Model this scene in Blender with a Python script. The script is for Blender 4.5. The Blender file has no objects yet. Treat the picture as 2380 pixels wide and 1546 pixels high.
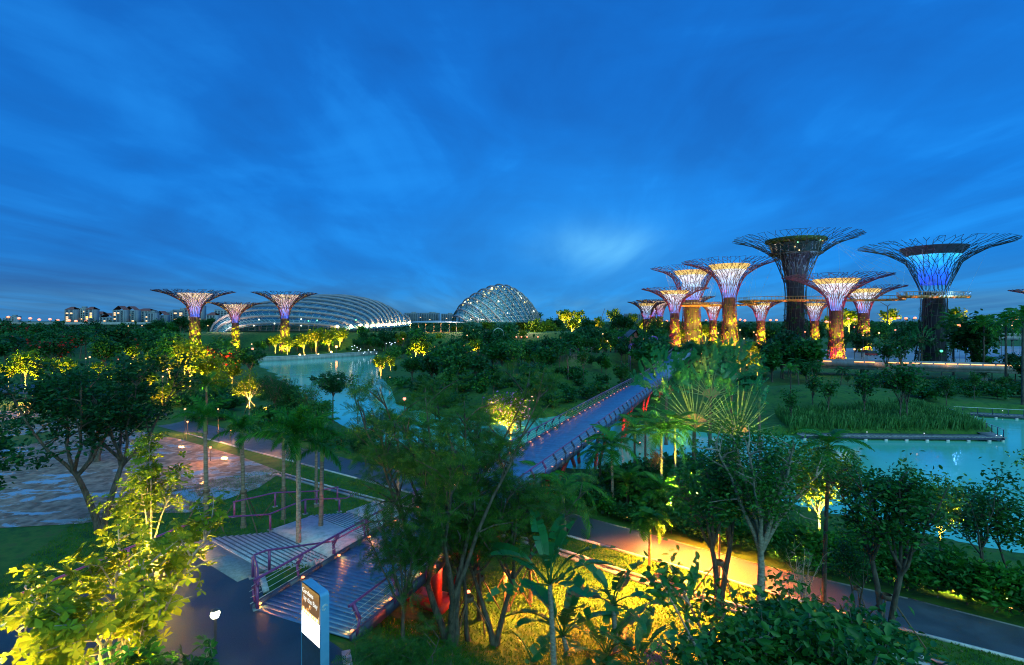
import bpy, math, random
import numpy as np
from mathutils import Vector, Matrix
scene = bpy.context.scene
C = scene.collection
# ---------------------------------------------------------------- camera, sky, sun, exposure
FP, CXP, HYP, CZ = 1190.0, 1190.0, 745.0, 12.0      # focal length and horizon in photo pixels (2380 wide), eye height
cam = bpy.data.cameras.new("camera"); camo = bpy.data.objects.new("camera", cam); C.objects.link(camo)
camo.location = (0, 0, CZ); camo.rotation_euler = (math.pi/2, 0, 0)
cam.sensor_width = 36; cam.lens = 18.0; cam.shift_y = -28/2380
cam.clip_start = 0.1; cam.clip_end = 20000
scene.camera = camo
scene.view_settings.view_transform = 'Standard'; scene.view_settings.look = 'None'
scene.view_settings.exposure = 0.0; scene.view_settings.gamma = 1.0
cy = scene.cycles
cy.max_bounces = 5; cy.diffuse_bounces = 2; cy.glossy_bounces = 3; cy.transmission_bounces = 3; cy.transparent_max_bounces = 8
cy.caustics_reflective = False; cy.caustics_refractive = False
cy.sample_clamp_indirect = 3.0; cy.use_denoising = True; cy.denoiser = 'OPENIMAGEDENOISE'; cy.denoising_input_passes = 'RGB_ALBEDO_NORMAL'; cy.denoising_prefilter = 'NONE'; cy.use_light_tree = True
cy.filter_width = 1.1; cy.use_adaptive_sampling = True; cy.adaptive_threshold = 0.01

SUN_EL, SUN_AZ = math.radians(38), math.radians(200)
w = bpy.data.worlds.new("World"); scene.world = w; w.use_nodes = True
nt = w.node_tree; nt.nodes.clear()
def wn(t, **k):
    n = nt.nodes.new(t)
    for a, b in k.items(): setattr(n, a, b)
    return n
def wl(a, b): nt.links.new(a, b)
def wmath(op, a, b=None, c=None):
    n = wn('ShaderNodeMath', operation=op)
    for i, v in enumerate((a, b, c)):
        if v is None: continue
        if isinstance(v, (int, float)): n.inputs[i].default_value = v
        else: wl(v, n.inputs[i])
    return n.outputs[0]
def wramp(fac, stops):
    n = wn('ShaderNodeValToRGB'); wl(fac, n.inputs[0]); e = n.color_ramp.elements
    while len(e) < len(stops): e.new(0.5)
    for q, (p, c) in zip(e, stops): q.position = p; q.color = (*c, 1)
    return n.outputs[0]
def wmix(fac, a, b, mode='MIX'):
    n = wn('ShaderNodeMix', data_type='RGBA', blend_type=mode)
    for s, v in ((n.inputs[0], fac), (n.inputs[6], a), (n.inputs[7], b)):
        if isinstance(v, (int, float)): s.default_value = v
        elif isinstance(v, tuple): s.default_value = (*v, 1)
        else: wl(v, s)
    return n.outputs[2]
tc = wn('ShaderNodeTexCoord'); sp = wn('ShaderNodeSeparateXYZ'); wl(tc.outputs['Generated'], sp.inputs[0])
X, Y, Z = sp.outputs
base = wramp(Z, [(0.0, (.048, .25, .52)), (.035, (.036, .275, .66)), (.10, (.014, .28, .88)), (.22, (.007, .26, .92)), (.40, (.006, .21, .80)), (.62, (.005, .165, .67))])
zz = wmath('ADD', wmath('MAXIMUM', Z, 0.0), 0.10)
u, v = wmath('DIVIDE', X, zz), wmath('DIVIDE', Y, zz)
cv = wn('ShaderNodeCombineXYZ'); wl(u, cv.inputs[0]); wl(v, cv.inputs[1])
def streak(rot, sx, sy, scale, detail, dist, off):
    m = wn('ShaderNodeMapping'); wl(cv.outputs[0], m.inputs[0])
    m.inputs['Rotation'].default_value = (0, 0, rot); m.inputs['Scale'].default_value = (sx, sy, 1); m.inputs['Location'].default_value = (off, off*.7, 0)
    n = wn('ShaderNodeTexNoise'); wl(m.outputs[0], n.inputs['Vector'])
    n.inputs['Scale'].default_value = scale; n.inputs['Detail'].default_value = detail; n.inputs['Distortion'].default_value = dist; n.inputs['Roughness'].default_value = .55
    return n.outputs['Fac']
s1 = streak(math.radians(20), 1.3, .42, 1.0, 7, 1.2, 3.1)
s2 = streak(math.radians(30), .50, .30, .9, 5, 1.5, 7.7)
s3 = streak(math.radians(2), 2.4, .30, 1.0, 5, .4, 1.3)
mq = wn('ShaderNodeMapping'); wl(tc.outputs['Generated'], mq.inputs[0]); mq.inputs['Scale'].default_value = (1.5, 1.5, 3.6); mq.inputs['Rotation'].default_value = (.1, .25, .4)
nq = wn('ShaderNodeTexNoise'); wl(mq.outputs[0], nq.inputs['Vector']); nq.inputs['Scale'].default_value = 2.1; nq.inputs['Detail'].default_value = 7; nq.inputs['Distortion'].default_value = .7; nq.inputs['Roughness'].default_value = .5
cl = wmath('ADD', wmath('ADD', wmath('MULTIPLY', s1, .30), wmath('MULTIPLY', s2, .30)), wmath('ADD', wmath('MULTIPLY', s3, .08), wmath('MULTIPLY', nq.outputs['Fac'], .32)))
dark = wramp(cl, [(.40, (1, 1, 1)), (.50, (.45, .45, .45)), (.58, (0, 0, 0))])
col = wmix(wmath('MULTIPLY', dark, .85), base, wmix(1.0, base, (1.0, .60, .64), 'MULTIPLY'))
lite = wramp(cl, [(.50, (0, 0, 0)), (.64, (1, 1, 1))])
col = wmix(wmath('MULTIPLY', lite, .55), col, (.020, .34, 1.0))
# the brighter break in the cloud and the clearer band over the horizon on its side
gd = Vector((205, 1190, 175)).normalized()
dp = wn('ShaderNodeVectorMath', operation='DOT_PRODUCT'); wl(tc.outputs['Generated'], dp.inputs[0]); dp.inputs[1].default_value = gd
sx2 = wmath('SUBTRACT', wmath('DIVIDE', X, wmath('MAXIMUM', Y, .05)), 205/1190); sz2 = wmath('SUBTRACT', wmath('DIVIDE', Z, wmath('MAXIMUM', Y, .05)), 168/1190)
r2 = wmath('ADD', wmath('POWER', wmath('MULTIPLY', sx2, 1/.10), 2), wmath('POWER', wmath('MULTIPLY', sz2, 1/.042), 2))
glow = wmath('EXPONENT', wmath('MULTIPLY', r2, -1.0))
glow = wmath('MULTIPLY', glow, wmath('MULTIPLY_ADD', s3, 1.6, wmath('MULTIPLY_ADD', s1, 1.2, -.75)))
glow = wmath('MAXIMUM', glow, 0.0)
col = wmix(wmath('MINIMUM', wmath('MULTIPLY', glow, .95), 1.0), col, (.20, .68, 1.05))
r3 = wmath('ADD', wmath('POWER', wmath('MULTIPLY', sx2, 1/.34), 2), wmath('POWER', wmath('MULTIPLY', wmath('ADD', sz2, .02), 1/.16), 2))
col = wmix(wmath('MULTIPLY', wmath('EXPONENT', wmath('MULTIPLY', r3, -1.0)), .40), col, (.035, .38, 1.0))
hz = wmath('MULTIPLY', wmath('EXPONENT', wmath('MULTIPLY', wmath('POWER', wmath('DIVIDE', wmath('SUBTRACT', Z, .030), .016), 2), -1.0)), wmath('SMOOTHSTEP' if False else 'MULTIPLY_ADD', s3, 1.5, -.45))
col = wmix(wmath('MAXIMUM', wmath('MINIMUM', wmath('MULTIPLY', hz, .55), 1.0), 0.0), col, (.13, .44, .72))
# slow darkening towards the left
lf = wmath('MULTIPLY_ADD', X, .30, 1.0)
cb = wn('ShaderNodeCombineXYZ')
for i in range(3): wl(lf, cb.inputs[i])
col = wmix(wmath('MINIMUM', wmath('MAXIMUM', wmath('MULTIPLY', X, -1.0), 0.0), 1.0), col, wmix(1.0, col, (1.0, .74, .76), 'MULTIPLY'))
sky = wn('ShaderNodeTexSky'); sky.sky_type = 'NISHITA'; sky.sun_disc = False; sky.sun_elevation = math.radians(-3); sky.sun_rotation = SUN_AZ
bg = wn('ShaderNodeBackground'); wl(col, bg.inputs[0]); bg.inputs[1].default_value = 1.0
bg2 = wn('ShaderNodeBackground'); wl(sky.outputs[0], bg2.inputs[0]); bg2.inputs[1].default_value = 0.05
ad = wn('ShaderNodeAddShader'); wl(bg.outputs[0], ad.inputs[0]); wl(bg2.outputs[0], ad.inputs[1])
wo = wn('ShaderNodeOutputWorld'); wl(ad.outputs[0], wo.inputs[0])

sl = bpy.data.lights.new("sun", 'SUN'); so = bpy.data.objects.new("sun", sl); C.objects.link(so)
sl.energy = 2.0; sl.angle = math.radians(75); sl.color = (.42, .95, .80)
so.rotation_euler = (math.radians(90)-SUN_EL, 0, SUN_AZ-math.pi)

# ---------------------------------------------------------------- helpers
def G(px, py, z=-4.0):
    d = (CZ-z)*FP/(py-HYP); return Vector(((px-CXP)*d/FP, d, z))
def DP(px, py, d): return Vector(((px-CXP)*d/FP, d, CZ-(py-HYP)*d/FP))
def px_of(p):
    return (CXP+p[0]*FP/p[1], HYP+(CZ-p[2])*FP/p[1])
def Zat(py, d): return CZ-(py-HYP)*d/FP
RS = np.random.RandomState(11); rnd = random.Random(5)

class MB:
    def __init__(s): s.V = []; s.Q = []; s.n = 0
    def add(s, V, Q):
        V = np.asarray(V, float).reshape(-1, 3); Q = np.asarray(Q, int).reshape(-1, 4)
        s.V.append(V); s.Q.append(Q+s.n); s.n += len(V); return s
    def tube(s, path, rad, k=5, cap=False):
        P = np.asarray([tuple(p) for p in path], float); n = len(P)
        r = np.full(n, rad) if np.isscalar(rad) else np.asarray(rad, float)
        T = np.gradient(P, axis=0) if n > 2 else np.repeat((P[1]-P[0])[None], 2, 0)
        T /= np.linalg.norm(T, axis=1, keepdims=True)+1e-9
        ref = np.array([0, 0, 1.0]) if abs(T[:, 2]).mean() < .8 else np.array([1.0, 0, 0])
        A = np.cross(T, ref); A /= np.linalg.norm(A, axis=1, keepdims=True)+1e-9
        B = np.cross(T, A); th = np.arange(k)*2*math.pi/k
        V = P[:, None]+r[:, None, None]*(A[:, None]*np.cos(th)[None, :, None]+B[:, None]*np.sin(th)[None, :, None])
        i, j = np.meshgrid(np.arange(n-1), np.arange(k), indexing='ij'); j2 = (j+1) % k
        Q = np.stack([i*k+j, i*k+j2, (i+1)*k+j2, (i+1)*k+j], -1).reshape(-1, 4)
        s.add(V, Q)
        if cap and k == 4: s.Q.append(np.array([[0, 1, 2, 3], [n*k-4, n*k-3, n*k-2, n*k-1]])+s.n-n*k)
        return s
    def lathe(s, prof, k=16, c=(0, 0, 0)):     # prof: (r, z)
        th = np.arange(k)*2*math.pi/k; pr = np.asarray(prof, float)
        V = np.stack([pr[:, 0, None]*np.cos(th), pr[:, 0, None]*np.sin(th), np.repeat(pr[:, 1, None], k, 1)], -1)+np.array(c)
        n = len(pr); i, j = np.meshgrid(np.arange(n-1), np.arange(k), indexing='ij'); j2 = (j+1) % k
        return s.add(V, np.stack([i*k+j, i*k+j2, (i+1)*k+j2, (i+1)*k+j], -1))
    def box(s, c, size, rz=0.0):
        x, y, z = (a/2 for a in size)
        V = np.array([(-x, -y, -z), (x, -y, -z), (x, y, -z), (-x, y, -z), (-x, -y, z), (x, -y, z), (x, y, z), (-x, y, z)])
        ca, sa = math.cos(rz), math.sin(rz)
        V = np.stack([V[:, 0]*ca-V[:, 1]*sa, V[:, 0]*sa+V[:, 1]*ca, V[:, 2]], -1)+np.array(tuple(c))
        return s.add(V, [(0, 3, 2, 1), (4, 5, 6, 7), (0, 1, 5, 4), (1, 2, 6, 5), (2, 3, 7, 6), (3, 0, 4, 7)])
    def beam(s, a, b, wd, ht):
        a = Vector(a); b = Vector(b); t = (b-a).normalized()
        up = Vector((0, 0, 1)) if abs(t.z) < .95 else Vector((0, 1, 0))
        sd = t.cross(up).normalized()*wd/2; up = sd.cross(t).normalized()*ht/2
        V = [p+x for p in (a, b) for x in (-sd-up, sd-up, sd+up, -sd+up)]
        return s.add([tuple(q) for q in V], [(0, 1, 2, 3), (7, 6, 5, 4), (0, 4, 5, 1), (1, 5, 6, 2), (2, 6, 7, 3), (3, 7, 4, 0)])
    def quad(s, *p): return s.add([tuple(q) for q in p], [(0, 1, 2, 3)])
    def ball(s, c, r, k=8, sz=1.0):
        m = max(4, k//2)
        return s.lathe([(r*math.sin(math.pi*i/m)+1e-4, r*sz*-math.cos(math.pi*i/m)) for i in range(m+1)], k, c)
    def leaves(s, pos, dr, nr, size, tv, tq):
        pos = np.asarray(pos, float); N = len(pos)
        if N == 0: return s
        dr = np.asarray(dr, float); dr = dr/(np.linalg.norm(dr, axis=1, keepdims=True)+1e-9)
        nr = np.asarray(nr, float); xx = np.cross(dr, nr); xx /= np.linalg.norm(xx, axis=1, keepdims=True)+1e-9
        nz = np.cross(xx, dr); tv = np.asarray(tv, float); k = len(tv)
        sz = np.asarray(size, float).reshape(-1, 1, 1)
        V = pos[:, None]+sz*(tv[None, :, 0:1]*xx[:, None]+tv[None, :, 1:2]*dr[:, None]+tv[None, :, 2:3]*nz[:, None])
        Q = (np.asarray(tq)[None]+np.arange(N)[:, None, None]*k).reshape(-1, 4)
        return s.add(V.reshape(-1, 3), Q)
    def mesh(s, name, mat, off=(0, 0, 0), smooth=False):
        V = np.concatenate(s.V)-np.array(tuple(off)); Q = np.concatenate(s.Q)
        me = bpy.data.meshes.new(name); me.vertices.add(len(V)); me.vertices.foreach_set('co', V.ravel())
        me.loops.add(len(Q)*4); me.loops.foreach_set('vertex_index', Q.ravel().astype(np.int32))
        me.polygons.add(len(Q)); me.polygons.foreach_set('loop_start', np.arange(0, len(Q)*4, 4, dtype=np.int32))
        me.update(calc_edges=True); me.validate()
        if smooth: me.polygons.foreach_set('use_smooth', np.ones(len(me.polygons), bool))
        if mat: me.materials.append(mat)
        return me
    def build(s, name, mat, parent=None, off=None, smooth=False):
        if off is None: off = parent.location if parent and parent.parent is None else (0, 0, 0)
        o = bpy.data.objects.new(name, s.mesh(name, mat, off, smooth)); C.objects.link(o)
        if parent: o.parent = parent
        return o
def ngon(name, pts, mat, parent=None, off=(0, 0, 0)):
    me = bpy.data.meshes.new(name); me.from_pydata([tuple(Vector(p)-Vector(off)) for p in pts], [], [list(range(len(pts)))]); me.update()
    if me.polygons[0].normal.z < 0: me.flip_normals()
    me.materials.append(mat)
    o = bpy.data.objects.new(name, me); C.objects.link(o)
    if parent: o.parent = parent
    return o
def tag(o, label=None, cat=None, group=None, kind=None):
    if label: o['label'] = label
    if cat: o['category'] = cat
    if group: o['group'] = group
    if kind: o['kind'] = kind
    return o
def thing(name, label, cat, loc=(0, 0, 0), rz=0.0, sc=1.0, group=None):
    o = bpy.data.objects.new(name, None); C.objects.link(o); o.empty_display_size = .2
    o.location = loc; o.rotation_euler = (0, 0, rz); o.scale = (sc, sc, sc) if np.isscalar(sc) else sc
    return tag(o, label, cat, group)
def inst(name, me, parent):
    o = bpy.data.objects.new(name, me); C.objects.link(o); o.parent = parent; return o
def under_part(part, *names):      # one level deeper: the named parts of the same thing hang on this part (both sit at the thing's origin)
    for c in list(part.parent.children):
        if c is not part and c.name.split('.')[0] in names: c.parent = part
def lamp(name, loc, power, col, radius=.12, kind='POINT', aim=None, spot=60):
    l = bpy.data.lights.new(name, kind); l.energy = power; l.color = col; l.shadow_soft_size = radius
    o = bpy.data.objects.new(name, l); C.objects.link(o); o.location = loc
    if kind == 'SPOT':
        l.spot_size = math.radians(spot); l.spot_blend = .6
        d = Vector(aim)-Vector(loc); o.rotation_euler = d.to_track_quat('-Z', 'Y').to_euler()
    return o

# ---------------------------------------------------------------- materials
def M(name): 
    m = bpy.data.materials.new(name); m.use_nodes = True; t = m.node_tree
    return m, t, t.nodes['Principled BSDF']
def setp(b, col=None, rough=None, metal=None, spec=None):
    if col: b.inputs['Base Color'].default_value = (*col, 1)
    if rough is not None: b.inputs['Roughness'].default_value = rough
    if metal is not None: b.inputs['Metallic'].default_value = metal
    if spec is not None: b.inputs['Specular IOR Level'].default_value = spec
def noise_mat(name, cols, scale=1.0, rough=.7, detail=5, bump=0.0, bscale=None, stretch=(1, 1, 1), pos=(.35, .65), rough2=None, coord='Object', spec=None, rot=0):
    m, t, b = M(name); N = t.nodes; L = t.links.new
    tcn = N.new('ShaderNodeTexCoord'); mp = N.new('ShaderNodeMapping'); mp.inputs['Scale'].default_value = stretch; mp.inputs['Rotation'].default_value = (0, 0, rot)
    L(tcn.outputs[coord], mp.inputs[0])
    n = N.new('ShaderNodeTexNoise'); n.inputs['Scale'].default_value = scale; n.inputs['Detail'].default_value = detail; n.inputs['Roughness'].default_value = .62
    L(mp.outputs[0], n.inputs['Vector'])
    r = N.new('ShaderNodeValToRGB'); e = r.color_ramp.elements
    while len(e) < len(cols): e.new(.5)
    for i, c in enumerate(cols):
        e[i].position = pos[0]+(pos[1]-pos[0])*i/(len(cols)-1); e[i].color = (*c, 1)
    L(n.outputs['Fac'], r.inputs[0]); L(r.outputs[0], b.inputs['Base Color']); setp(b, rough=rough, spec=spec)
    if rough2 is not None:
        mr = N.new('ShaderNodeMapRange'); mr.inputs['From Min'].default_value = pos[0]; mr.inputs['From Max'].default_value = pos[1]
        mr.inputs['To Min'].default_value = rough; mr.inputs['To Max'].default_value = rough2
        L(n.outputs['Fac'], mr.inputs[0]); L(mr.outputs[0], b.inputs['Roughness'])
    if bump:
        n2 = N.new('ShaderNodeTexNoise'); n2.inputs['Scale'].default_value = bscale or scale*4; n2.inputs['Detail'].default_value = 4
        L(mp.outputs[0], n2.inputs['Vector'])
        bp = N.new('ShaderNodeBump'); bp.inputs['Strength'].default_value = bump; bp.inputs['Distance'].default_value = .05
        L(n2.outputs['Fac'], bp.inputs['Height']); L(bp.outputs[0], b.inputs['Normal'])
    return m
def leaf_mat(name, cols, rough=.42, trans=.30, tcol=None, spec=.28):
    m, t, b = M(name); N = t.nodes; L = t.links.new
    g = N.new('ShaderNodeNewGeometry'); oi = N.new('ShaderNodeObjectInfo')
    ma = N.new('ShaderNodeMath'); ma.operation = 'MULTIPLY_ADD'; L(oi.outputs['Random'], ma.inputs[0]); ma.inputs[1].default_value = .45
    mb = N.new('ShaderNodeMath'); mb.operation = 'MULTIPLY'; L(g.outputs['Random Per Island'], mb.inputs[0]); mb.inputs[1].default_value = .55
    L(mb.outputs[0], ma.inputs[2])
    r = N.new('ShaderNodeValToRGB'); e = r.color_ramp.elements
    while len(e) < len(cols): e.new(.5)
    for i, c in enumerate(cols): e[i].position = .08+.84*i/(len(cols)-1); e[i].color = (*c, 1)
    L(ma.outputs[0], r.inputs[0]); L(r.outputs[0], b.inputs['Base Color']); setp(b, rough=rough, spec=spec)
    tr = N.new('ShaderNodeBsdfTranslucent'); hs = N.new('ShaderNodeHueSaturation'); hs.inputs['Value'].default_value = 1.3; hs.inputs['Hue'].default_value = .485
    L(r.outputs[0], hs.inputs['Color']); L(hs.outputs[0], tr.inputs[0])
    mx = N.new('ShaderNodeMixShader'); mx.inputs[0].default_value = trans
    L(b.outputs[0], mx.inputs[1]); L(tr.outputs[0], mx.inputs[2]); L(mx.outputs[0], t.nodes['Material Output'].inputs[0])
    return m
def emis(name, col, strength, base=(.8, .8, .8)):
    m, t, b = M(name); setp(b, base, .4); b.inputs['Emission Color'].default_value = (*col, 1); b.inputs['Emission Strength'].default_value = strength
    return m
def plain(name, col, rough=.5, metal=0.0): 
    return noise_mat(name, [tuple(c*.8 for c in col), tuple(min(1, c*1.15) for c in col)], 3.0, rough)

LF = dict(
    dark=leaf_mat('leaf_dark', [(.006, .055, .020), (.012, .10, .026), (.030, .15, .024)]),
    mid=leaf_mat('leaf_mid', [(.008, .085, .022), (.018, .15, .024), (.05, .21, .02)], spec=.42),
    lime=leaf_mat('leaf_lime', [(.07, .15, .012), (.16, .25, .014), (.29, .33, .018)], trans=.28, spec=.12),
    feather=leaf_mat('leaf_feather', [(.022, .10, .016), (.045, .16, .018), (.085, .20, .02)], trans=.4),
    palm=leaf_mat('leaf_palm', [(.014, .12, .018), (.028, .20, .02), (.06, .27, .022)], rough=.35),
    banana=leaf_mat('leaf_banana', [(.012, .14, .045), (.022, .22, .06)], rough=.28, spec=.6),
    fan=leaf_mat('leaf_fan', [(.12, .22, .09), (.18, .30, .12)], rough=.45),
    reed=leaf_mat('leaf_reed', [(.04, .16, .04), (.08, .25, .06)], rough=.45),
    red=leaf_mat('petal_red', [(.35, .02, .01), (.6, .05, .02)]),
    purple=leaf_mat('petal_purple', [(.35, .10, .40), (.55, .22, .6)]),
    grass=leaf_mat('leaf_grass', [(.02, .13, .006), (.045, .19, .008), (.10, .22, .012)], rough=.6),
    far=leaf_mat('leaf_far', [(.016, .065, .024), (.03, .11, .034)], rough=.6),
    dry=leaf_mat('leaf_dry', [(.16, .10, .05), (.28, .18, .09)], rough=.6),
)
BARK = noise_mat('bark', [(.05, .04, .03), (.16, .13, .10)], 6, .85, bump=.5, stretch=(1, 1, .3))
PALE = noise_mat('bark_pale', [(.20, .17, .13), (.42, .38, .31)], 5, .8, bump=.4, stretch=(1, 1, 2))
PALMB = noise_mat('palm_bark', [(.14, .11, .08), (.30, .26, .20)], 2.2, .8, bump=.3, stretch=(.5, .5, 3))
# ---------------------------------------------------------------- the ground, water, paths
def inpoly(x, y, P):
    x = np.asarray(x, float); y = np.asarray(y, float); r = np.zeros(x.shape, bool); n = len(P)
    for i in range(n):
        (x1, y1), (x2, y2) = P[i][:2], P[(i+1) % n][:2]
        c = ((y1 > y) != (y2 > y)) & (x < (x2-x1)*(y-y1)/((y2-y1) if y2 != y1 else 1e-9)+x1); r ^= c
    return r
def pdist(x, y, P, closed=True):
    d = np.full(np.shape(x), 1e9); n = len(P)
    for i in range(n if closed else n-1):
        (x1, y1), (x2, y2) = P[i][:2], P[(i+1) % n][:2]
        dx, dy = x2-x1, y2-y1; t = np.clip(((x-x1)*dx+(y-y1)*dy)/(dx*dx+dy*dy+1e-9), 0, 1)
        d = np.minimum(d, np.hypot(x-x1-t*dx, y-y1-t*dy))
    return d
def sst(a): a = np.clip(a, 0, 1); return a*a*(3-2*a)
PLAZA = [(-30, 4), (-20.6, 17), (-20, 20), (-18.2, 25), (-17.3, 28.0), (-11.9, 24.2), (-10.9, 22.4), (-6.1, 18.6), (-5.2, 16.6), (-3.5, 4)]
LAKE = [(120, 18), (60, 25), (34, 36.5), (25, 45), (18, 55), (7, 56), (-7, 59), (-16, 66), (-26, 79), (-38, 97), (-48, 115), (-75, 160), (-105, 205), (-130, 225), (-120, 247), (-66, 253),
        (-50, 200), (-42, 162), (-30, 130), (-22.7, 104), (-12, 91), (-2.9, 86), (8.7, 92), (20, 86), (30, 78), (43, 76), (70, 75), (75, 81), (80, 92), (130, 97), (160, 40)]
STAIR_A, STAIR_B = Vector((-17.2, 28.1, 0)), Vector((-11.95, 24.25, 0))
SDIR = Vector((.40, .9165, 0))
STAIRZONE = [tuple((STAIR_A-SDIR*.2)[:2]), tuple((STAIR_B-SDIR*.2)[:2]), tuple((STAIR_B+SDIR*13.6)[:2]), tuple((STAIR_A+SDIR*13.6)[:2])]
def hgt(x, y):
    x = np.asarray(x, float); y = np.asarray(y, float)
    z = np.full(x.shape, -4.0)
    z += 3.2*np.exp(-((x-62)/24)**2-((y-101)/11)**2)                      # grassed bank on the right shore
    z += 2.6*np.exp(-((x-18)/26)**2-((y-122)/16)**2)
    z += 6.6*np.exp(-((x-36)/15)**2-((y-153)/13)**2)+5.8*np.exp(-((x-17)/12)**2-((y-144)/11)**2)
    z += 9.0*sst((y-262)/30)*np.exp(-np.maximum(0, np.abs(x+75)-110)**2/2500.)*np.exp(-np.maximum(0, y-330)**2/8000.)   # raised bank under the glasshouses
    dp = pdist(x, y, PLAZA); ins = inpoly(x, y, PLAZA)
    s = np.where(ins, 0, dp); k = 1-sst((s-.3)/8.5)
    z = np.where(k > 0, z*(1-k)+(-.06)*k, z)
    along = (x-STAIR_A.x)*SDIR.x+(y-STAIR_A.y)*SDIR.y                       # a trough for the stairs
    st = inpoly(x, y, STAIRZONE)
    z = np.where(st, np.minimum(z, -.62-along*.275), z)
    ds = np.where(inpoly(x, y, LAKE), -pdist(x, y, LAKE), pdist(x, y, LAKE))
    q = 1-sst((ds+2.6)/3.2)
    z = np.where(q > 0, z*(1-q)+(-6.8)*q, z)
    z += np.where((ds > 6) & (k <= 0), .10*np.sin(x*.31)*np.cos(y*.23), 0)*np.where((np.abs(x) > 60) | (y > 70), 1, 0)
    return z
def hz1(x, y): return float(hgt(np.array([x]), np.array([y]))[0])
def axis(*segs):
    out = []
    for a, b, s in segs: out += list(np.arange(a, b, s))
    return np.array(out+[segs[-1][1]])
gx = axis((-9000, -1000, 1600), (-1000, -260, 74), (-260, -60, 5), (-60, 60, .8), (60, 140, 2.5), (140, 360, 10), (360, 1000, 80), (1000, 9000, 1600))
gy = axis((-60, 4, 8), (4, 80, .8), (80, 140, 2), (140, 400, 5), (400, 1000, 60), (1000, 9000, 1600))
XX, YY = np.meshgrid(gx, gy); ZZ = hgt(XX, YY); ny_, nx_ = XX.shape
i, j = np.meshgrid(np.arange(ny_-1), np.arange(nx_-1), indexing='ij')
TER = noise_mat('turf', [(.010, .065, .006), (.02, .11, .008), (.04, .14, .010), (.05, .10, .018)], .9, .85, detail=8, bump=.6, bscale=9)
g = MB().add(np.stack([XX, YY, ZZ], -1).reshape(-1, 3), np.stack([i*nx_+j, i*nx_+j+1, (i+1)*nx_+j+1, (i+1)*nx_+j], -1).reshape(-1, 4))
tag(g.build('ground', TER, smooth=True), kind='structure')
# water: murky, nearly still
m, t, b = M('lake_water'); setp(b, (.06, .20, .20), .10, 0, .9); b.inputs['IOR'].default_value = 1.45
N, L = t.nodes, t.links.new
tcn = N.new('ShaderNodeTexCoord'); mp = N.new('ShaderNodeMapping'); mp.inputs['Scale'].default_value = (.5, 1.1, 1); L(tcn.outputs['Object'], mp.inputs[0])
n1 = N.new('ShaderNodeTexNoise'); n1.inputs['Scale'].default_value = .9; n1.inputs['Detail'].default_value = 4; L(mp.outputs[0], n1.inputs['Vector'])
bp = N.new('ShaderNodeBump'); bp.inputs['Strength'].default_value = .10; bp.inputs['Distance'].default_value = .12; L(n1.outputs['Fac'], bp.inputs['Height']); L(bp.outputs[0], b.inputs['Normal'])
n2 = N.new('ShaderNodeTexNoise'); n2.inputs['Scale'].default_value = .05; n2.inputs['Detail'].default_value = 3; L(mp.outputs[0], n2.inputs['Vector'])
rr = N.new('ShaderNodeValToRGB'); rr.color_ramp.elements[0].position = .35; rr.color_ramp.elements[1].position = .65
rr.color_ramp.elements[0].color = (.10, .54, .42, 1); rr.color_ramp.elements[1].color = (.17, .70, .53, 1); L(n2.outputs['Fac'], rr.inputs[0]); L(rr.outputs[0], b.inputs['Base Color'])
WATER = m
tag(ngon('lake', [(x*1.0, y, -5.0) for x, y in [(170, 16), (58, 22), (32, 33), (22, 43), (16, 53), (5, 54), (-9, 56), (-28, 76), (-50, 110), (-78, 155), (-108, 200), (-135, 222), (-125, 252), (-60, 258), (-38, 160), (-18, 104), (-10, 95), (-2, 89), (9, 95), (21, 90), (31, 82), (44, 79), (68, 78), (72, 84), (77, 96), (130, 102), (175, 60)]], WATER), kind='structure')
ASPH = noise_mat('asphalt', [(.055, .075, .10), (.085, .11, .14)], .8, .32, detail=8, bump=.35, bscale=60, rough2=.5)
PLZ = noise_mat('plaza_asphalt', [(.02, .038, .06), (.04, .066, .10)], .7, .33, detail=8, bump=.3, bscale=50, rough2=.48)
KERB = noise_mat('kerb_stone', [(.42, .42, .43), (.62, .62, .62)], 4, .6)
CONC = noise_mat('concrete', [(.22, .23, .24), (.38, .39, .40)], .8, .75, detail=7, stretch=(1, 1, .4))
TILE = noise_mat('paving_tile', [(.20, .20, .21), (.30, .30, .31)], 6, .45)
STONE = noise_mat('stair_stone', [(.42, .44, .45), (.64, .65, .66), (.74, .74, .74)], 2.6, .4, detail=8, bump=.25, bscale=22)
# plaza and paths
tag(ngon('plaza', [(x, y, 0.0) for x, y in PLAZA], PLZ), kind='structure')
def strip_line(name, pts, wd, ht, mat, kind='structure', z=None):
    b = MB()
    for a, c in zip(pts[:-1], pts[1:]): b.beam(a, c, wd, ht)
    o = b.build(name, mat); return tag(o, kind=kind)
strip_line('plaza_kerb', [(-25, 11.5, .03), (-20.6, 17, .03), (-20, 20, .03), (-18.2, 25, .03), (-17.3, 28.0, .03)], .22, .12, KERB)
strip_line('plaza_edging', [(-11.8, 24.1, .03), (-10.85, 22.6, .03)], .25, .12, KERB)
strip_line('plaza_edging', [(-6.0, 18.5, .03), (-5.2, 16.6, .03), (-3.5, 4, .03)], .3, .12, KERB)
PN = [(-300, 925), (-60, 912), (120, 918), (250, 960), (430, 1008), (560, 1042), (697, 1078), (830, 1113), (1190, 1211), (1395, 1268), (1505, 1300), (1647, 1337), (1932, 1420), (2082, 1461), (2380, 1538), (2700, 1626)]
PF = [(2700, 1545), (2380, 1462), (2110, 1393), (1785, 1320), (1620, 1274), (1465, 1232), (1365, 1205), (1190, 1160), (1050, 1124), (830, 1072), (690, 1040), (570, 1008), (470, 985), (330, 945), (200, 902), (60, 892), (-300, 895)]
PATH = [G(x, y, -4.0) for x, y in PN]+[G(x, y, -4.0) for x, y in PF]
tag(ngon('path', [(p.x, p.y, -3.955) for p in PATH], ASPH), kind='structure')
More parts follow.
